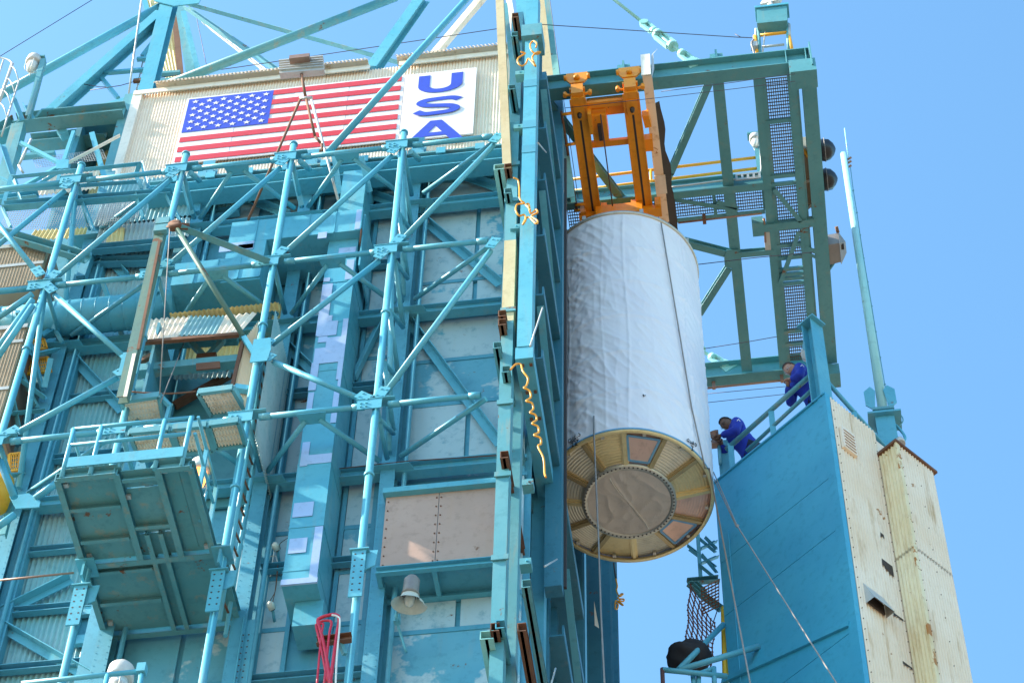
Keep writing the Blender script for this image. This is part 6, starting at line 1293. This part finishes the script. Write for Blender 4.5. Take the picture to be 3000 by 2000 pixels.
for k, ((x, y), lab) in enumerate((((735, 1033), 'upper black wrapped siren drum on the outer edge beam'), ((750, 1237), 'lower black wrapped siren drum on the outer edge beam'))):
    p = zq(x, y, ZF+.4); sd_ = thing('siren_drum', lab, 'siren', p, 'wrapped sirens'); vv = []; ff = []; prf = [(0, -.16), (.10, -.16), (.17, -.12), (.19, 0), (.17, .10), (.10, .17), (.04, .2), (0, .21)]; nu = 28
    for r_, z in prf:
        for i in range(nu): a = 2*math.pi*i/nu; q_ = 1+.09*noise.noise(V((3*math.cos(a), 3*math.sin(a), z*9+k))); vv.append(p+V((z*1.0, r_*q_*math.cos(a), r_*q_*math.sin(a)*1.15)))
    for j in range(len(prf)-1):
        for i in range(nu): ff.append((j*nu+i, j*nu+(i+1) % nu, (j+1)*nu+(i+1) % nu, (j+1)*nu+i))
    link('wrap', vv, ff, BLACK, sd_, smooth=True); tube('mount', p+V((-.35, 0, -.1)), p+V((-.1, 0, 0)), .04, TEALF, sd_); path('strap', [p+V((.02, .2*math.cos(a), .225*math.sin(a))) for a in [k_*math.pi/8 for k_ in range(16)]], .008, GREY, sd_, 5, True)
hq = lambda x, y, z=ZF+.25: onZ(('h', x, y), z)
FB = thing('area_light', 'grey rusty area light box hung outside the edge beam', 'floodlight', hq(1040, 210))
a, b, c, d = hq(978, 150), hq(1075, 135), hq(1085, 265), hq(988, 290); v, f = g_plate([a, b, c, d], .32, (0, 0, 1)); link('housing', v, f, GREY, FB)
a2, c2 = hq(1075, 130), hq(1085, 280); link('visor', [a2+V((0, 0, -.18)), c2+V((0, 0, -.18)), hq(1120, 225)+V((.02, 0, -.05)), hq(1112, 150)+V((.02, 0, -.05)), a2+V((0, 0, .2)), c2+V((0, 0, .2))], [(0, 1, 2, 3), (3, 2, 5, 4), (0, 3, 4), (1, 5, 2)], GREY, FB); box('lens', *(lambda p: (p-V((.03, .05, .05)), p+V((.03, .05, .05))))(hq(1098, 188, ZF+.15)), BLACK, FB); tube('arm', hq(1050, 290), hq(995, 370), .03, TEALF, FB); tube('knob', a2+V((0, 0, .15)), a2+V((-.02, -.1, .2)), .03, RUST, FB)
JB = thing('conduit_run', 'grey junction box and pipe hanging left of the grating walkway', 'junction box', onZ(('h', 580, 150), ZF)); p = onZ(('h', 583, 150), ZF+.1); box('box', p-V((.05, .2, .05)), p+V((.05, .2, .1)), GALV, JB); path('pipe', [onZ(q_, ZF+.05) for q_ in (('h', 560, 0), ('h', 565, 80), ('h', 570, 165))], .02, COPPER, JB, 8)
sp = thing('sprinkler_pipe', 'thin brown pipe slung beneath the far beam with clamps', 'pipe', onZ(('h', 400, 1140), ZF-.15)); tube('pipe', onZ(('h', -200, 1205), ZF-.15), onZ(('h', 750, 1108), ZF-.15), .022, COPPER, sp)
for x, y in ((215, 1162), (685, 1116)): a = onZ(('h', x, y), ZF-.15); box('clamp', a-V((.03, .03, .03)), a+V((.03, .03, .16)), COPPER, sp)
sp2 = thing('sprinkler_pipe', 'thin brown pipe slung beneath the mid walkway with one clamp', 'pipe', onZ(('c', 1560, 1525), ZF-.1)); tube('pipe', onZ(('c', 1380, 1535), ZF-.1), onZ(('d', 310, 1470), ZF-.1), .018, COPPER, sp2); a = onZ(('c', 1560, 1520), ZF-.1); box('clamp', a-V((.03, .05, .04)), a+V((.03, .05, .14)), RUST, sp2)
# ================================================================== wires and tag lines
def wire(pts, ys_, lab, r_=.008, mt=WIRE, nm='guy_wire', cat='wire'): o = path(nm, [onY(p, y) for p, y in zip(pts, ys_)], r_, mt, None, 6); tag(o, lab, cat); return o
wire((('w', -20, 142), ('w', 225, -8)), (21, 21), 'thin dark wire crossing the sky at the top left corner')
wire((('a', 620, 622), ('a', 830, 590), ('a', 915, 566)), (20.9, 20.9, 20.9), 'short dark wire with clips left of the apex column'); wire((('a', 560, 578), ('a', 690, 600), ('a', 730, 600)), (20.95, 20.95, 20.95), 'frayed dark wire ends on the sloping beam')
wire((('a', 1000, 548), ('a', 1240, 518), ('a', 1560, 475), ('b', 0, 463), ('b', 900, 330), ('b', 1790, 198)), (21.2, 21.2, 21.1, 21.1, 21.1, 21.1), 'long dark wire rising over the flag wall')
wire((('a', 1355, 130), ('a', 1445, 560)), (21.8, 21.8), 'thin dark wire dropping right of the apex mast', .006)
wire((('c', 400, 168), ('c', 1180, 218), ('c', 1790, 258), ('d', 245, 262)), (20.0, 20.8, YN, YN), 'long dark wire from the door column to the camera stand'); wire((('d', 125, 235), ('d', 165, 258), ('d', 240, 262)), (YN-.05, YN-.02, YN), 'frayed wire tail with clips beside the camera stand')
wire((('c', 495, -5), ('c', 570, 545), ('c', 690, 1360)), (21.3, 21.6, 21.9), 'thin wire falling past the left of the orange crane', .006)
wire((('c', 600, 745), ('c', 1190, 680), ('c', 1790, 610), ('d', 300, 590), ('d', 540, 560)), (YN-.2,)*5, 'lower of two thin cables under the near beam', .006); wire((('c', 1260, 632), ('c', 1763, 568), ('d', 300, 540), ('d', 540, 510)), (YN-.2,)*4, 'upper of two thin cables under the near beam', .006)
wire((('h', 93, 318), ('h', 500, 270), ('h', 900, 232)), (24.0, 24.0, 24.0), 'dark cable crossing the frame bays behind the cylinder'); wire((('h', 140, 897), ('h', 440, 850), ('h', 655, 812)), (26.5,)*3, 'thin dark wire with clips above the far turnbuckle', .007)
wire((('h', 160, 1207), ('h', 720, 1155)), (26.8, 26.8), 'upper thin wire behind the cylinder below the far beam', .006); wire((('h', 165, 1267), ('h', 720, 1207)), (26.8, 26.8), 'lower thin wire behind the cylinder below the far beam', .006)
wire((('j', 660, 95), ('j', 870, 72), ('j', 1180, 38), ('j', 1790, 0)), (20.6,)*4, 'thin rusty wire along the inner beam above the brown panels', .008, RUST)
c_ = SR+.03
up_ = [onCyl(p, c_) for p in (('g', 1262, 30), ('g', 1320, 380), ('g', 1395, 830), ('g', 1470, 1290), ('g', 1530, 1560), ('k', 1565, 90))]
e1 = onY(('l', 230, 1568), 21.3); s1_ = onCyl(('k', 1600, 260), c_); s1_.z = max(s1_.z, SC.z)
rp = path('tag_line', up_+[SC+V((1.22, -.42, -.05)), e1, e1+(e1-SC-V((1.22, -.42, 0)))*1.2], .011, ROPE, None, 6); tag(rp, 'pale rope running down the right side of the white cylinder', 'rope')
st_ = SC+V((1.27, -.1, .25)); kn = onY(('l', 140, 485), 22.3); e2 = onY(('l', 825, 1568), 20.6)
rp = thing('tag_line', 'pale double rope knotted and slanting right past the blue tower', 'rope', kn); path('strand', [st_, kn, e2, e2+(e2-kn)*.8], .010, ROPE, rp, 6); path('strand', [st_+V((0, .03, -.12)), kn+V((-.01, 0, -.02))], .009, ROPE, rp, 6); lathe('knot', [(0, -.04), (.03, 0), (0, .04)], kn, ROPE, rp, n=8)
t0_ = onCyl(('g', 798, 1360), c_); e3 = onY(('k', 872, 1568), 21.3)
rp = path('tag_line', [t0_, onCyl(('g', 800, 1500), c_), onY(('k', 830, 560), 22.0), onY(('k', 848, 1100), 21.6), e3, e3+V((.25, -1.5, -6))], .012, ROPE, None, 6); tag(rp, 'pale rope hanging in front of the cylinder base and left of the sky gap', 'rope')
# caged ladder at the far left
CL = thing('caged_ladder', 'grey caged ladder top cut by the left edge', 'ladder', onY(('a', 20, 900), 20.2)); yl_ = 20.2
for a, b, r_ in ((('a', 85, 440), ('a', -10, 720), .03), (('a', 130, 560), ('a', 10, 940), .016)): tube('stile', onY(a, yl_), onY(b, yl_), r_, GALV, CL, 8)
for k in range(4): x, y = 80-k*26, 455+k*85; path('hoop', smoothpath([onY(('a', x, y), yl_), onY(('a', x+25, y+30), yl_-.1), onY(('a', x+50, y+105), yl_)]), .012, GALV, CL, 6)
path('hoop', smoothpath([onY(p, yl_) for p in (('a', -20, 398), ('a', 20, 402), ('a', 60, 415), ('a', 90, 440))]), .016, GALV, CL, 6); tube('stile', onY(('a', 25, 410), yl_+.2), onY(('a', -10, 520), yl_+.2), .016, GALV, CL, 8)
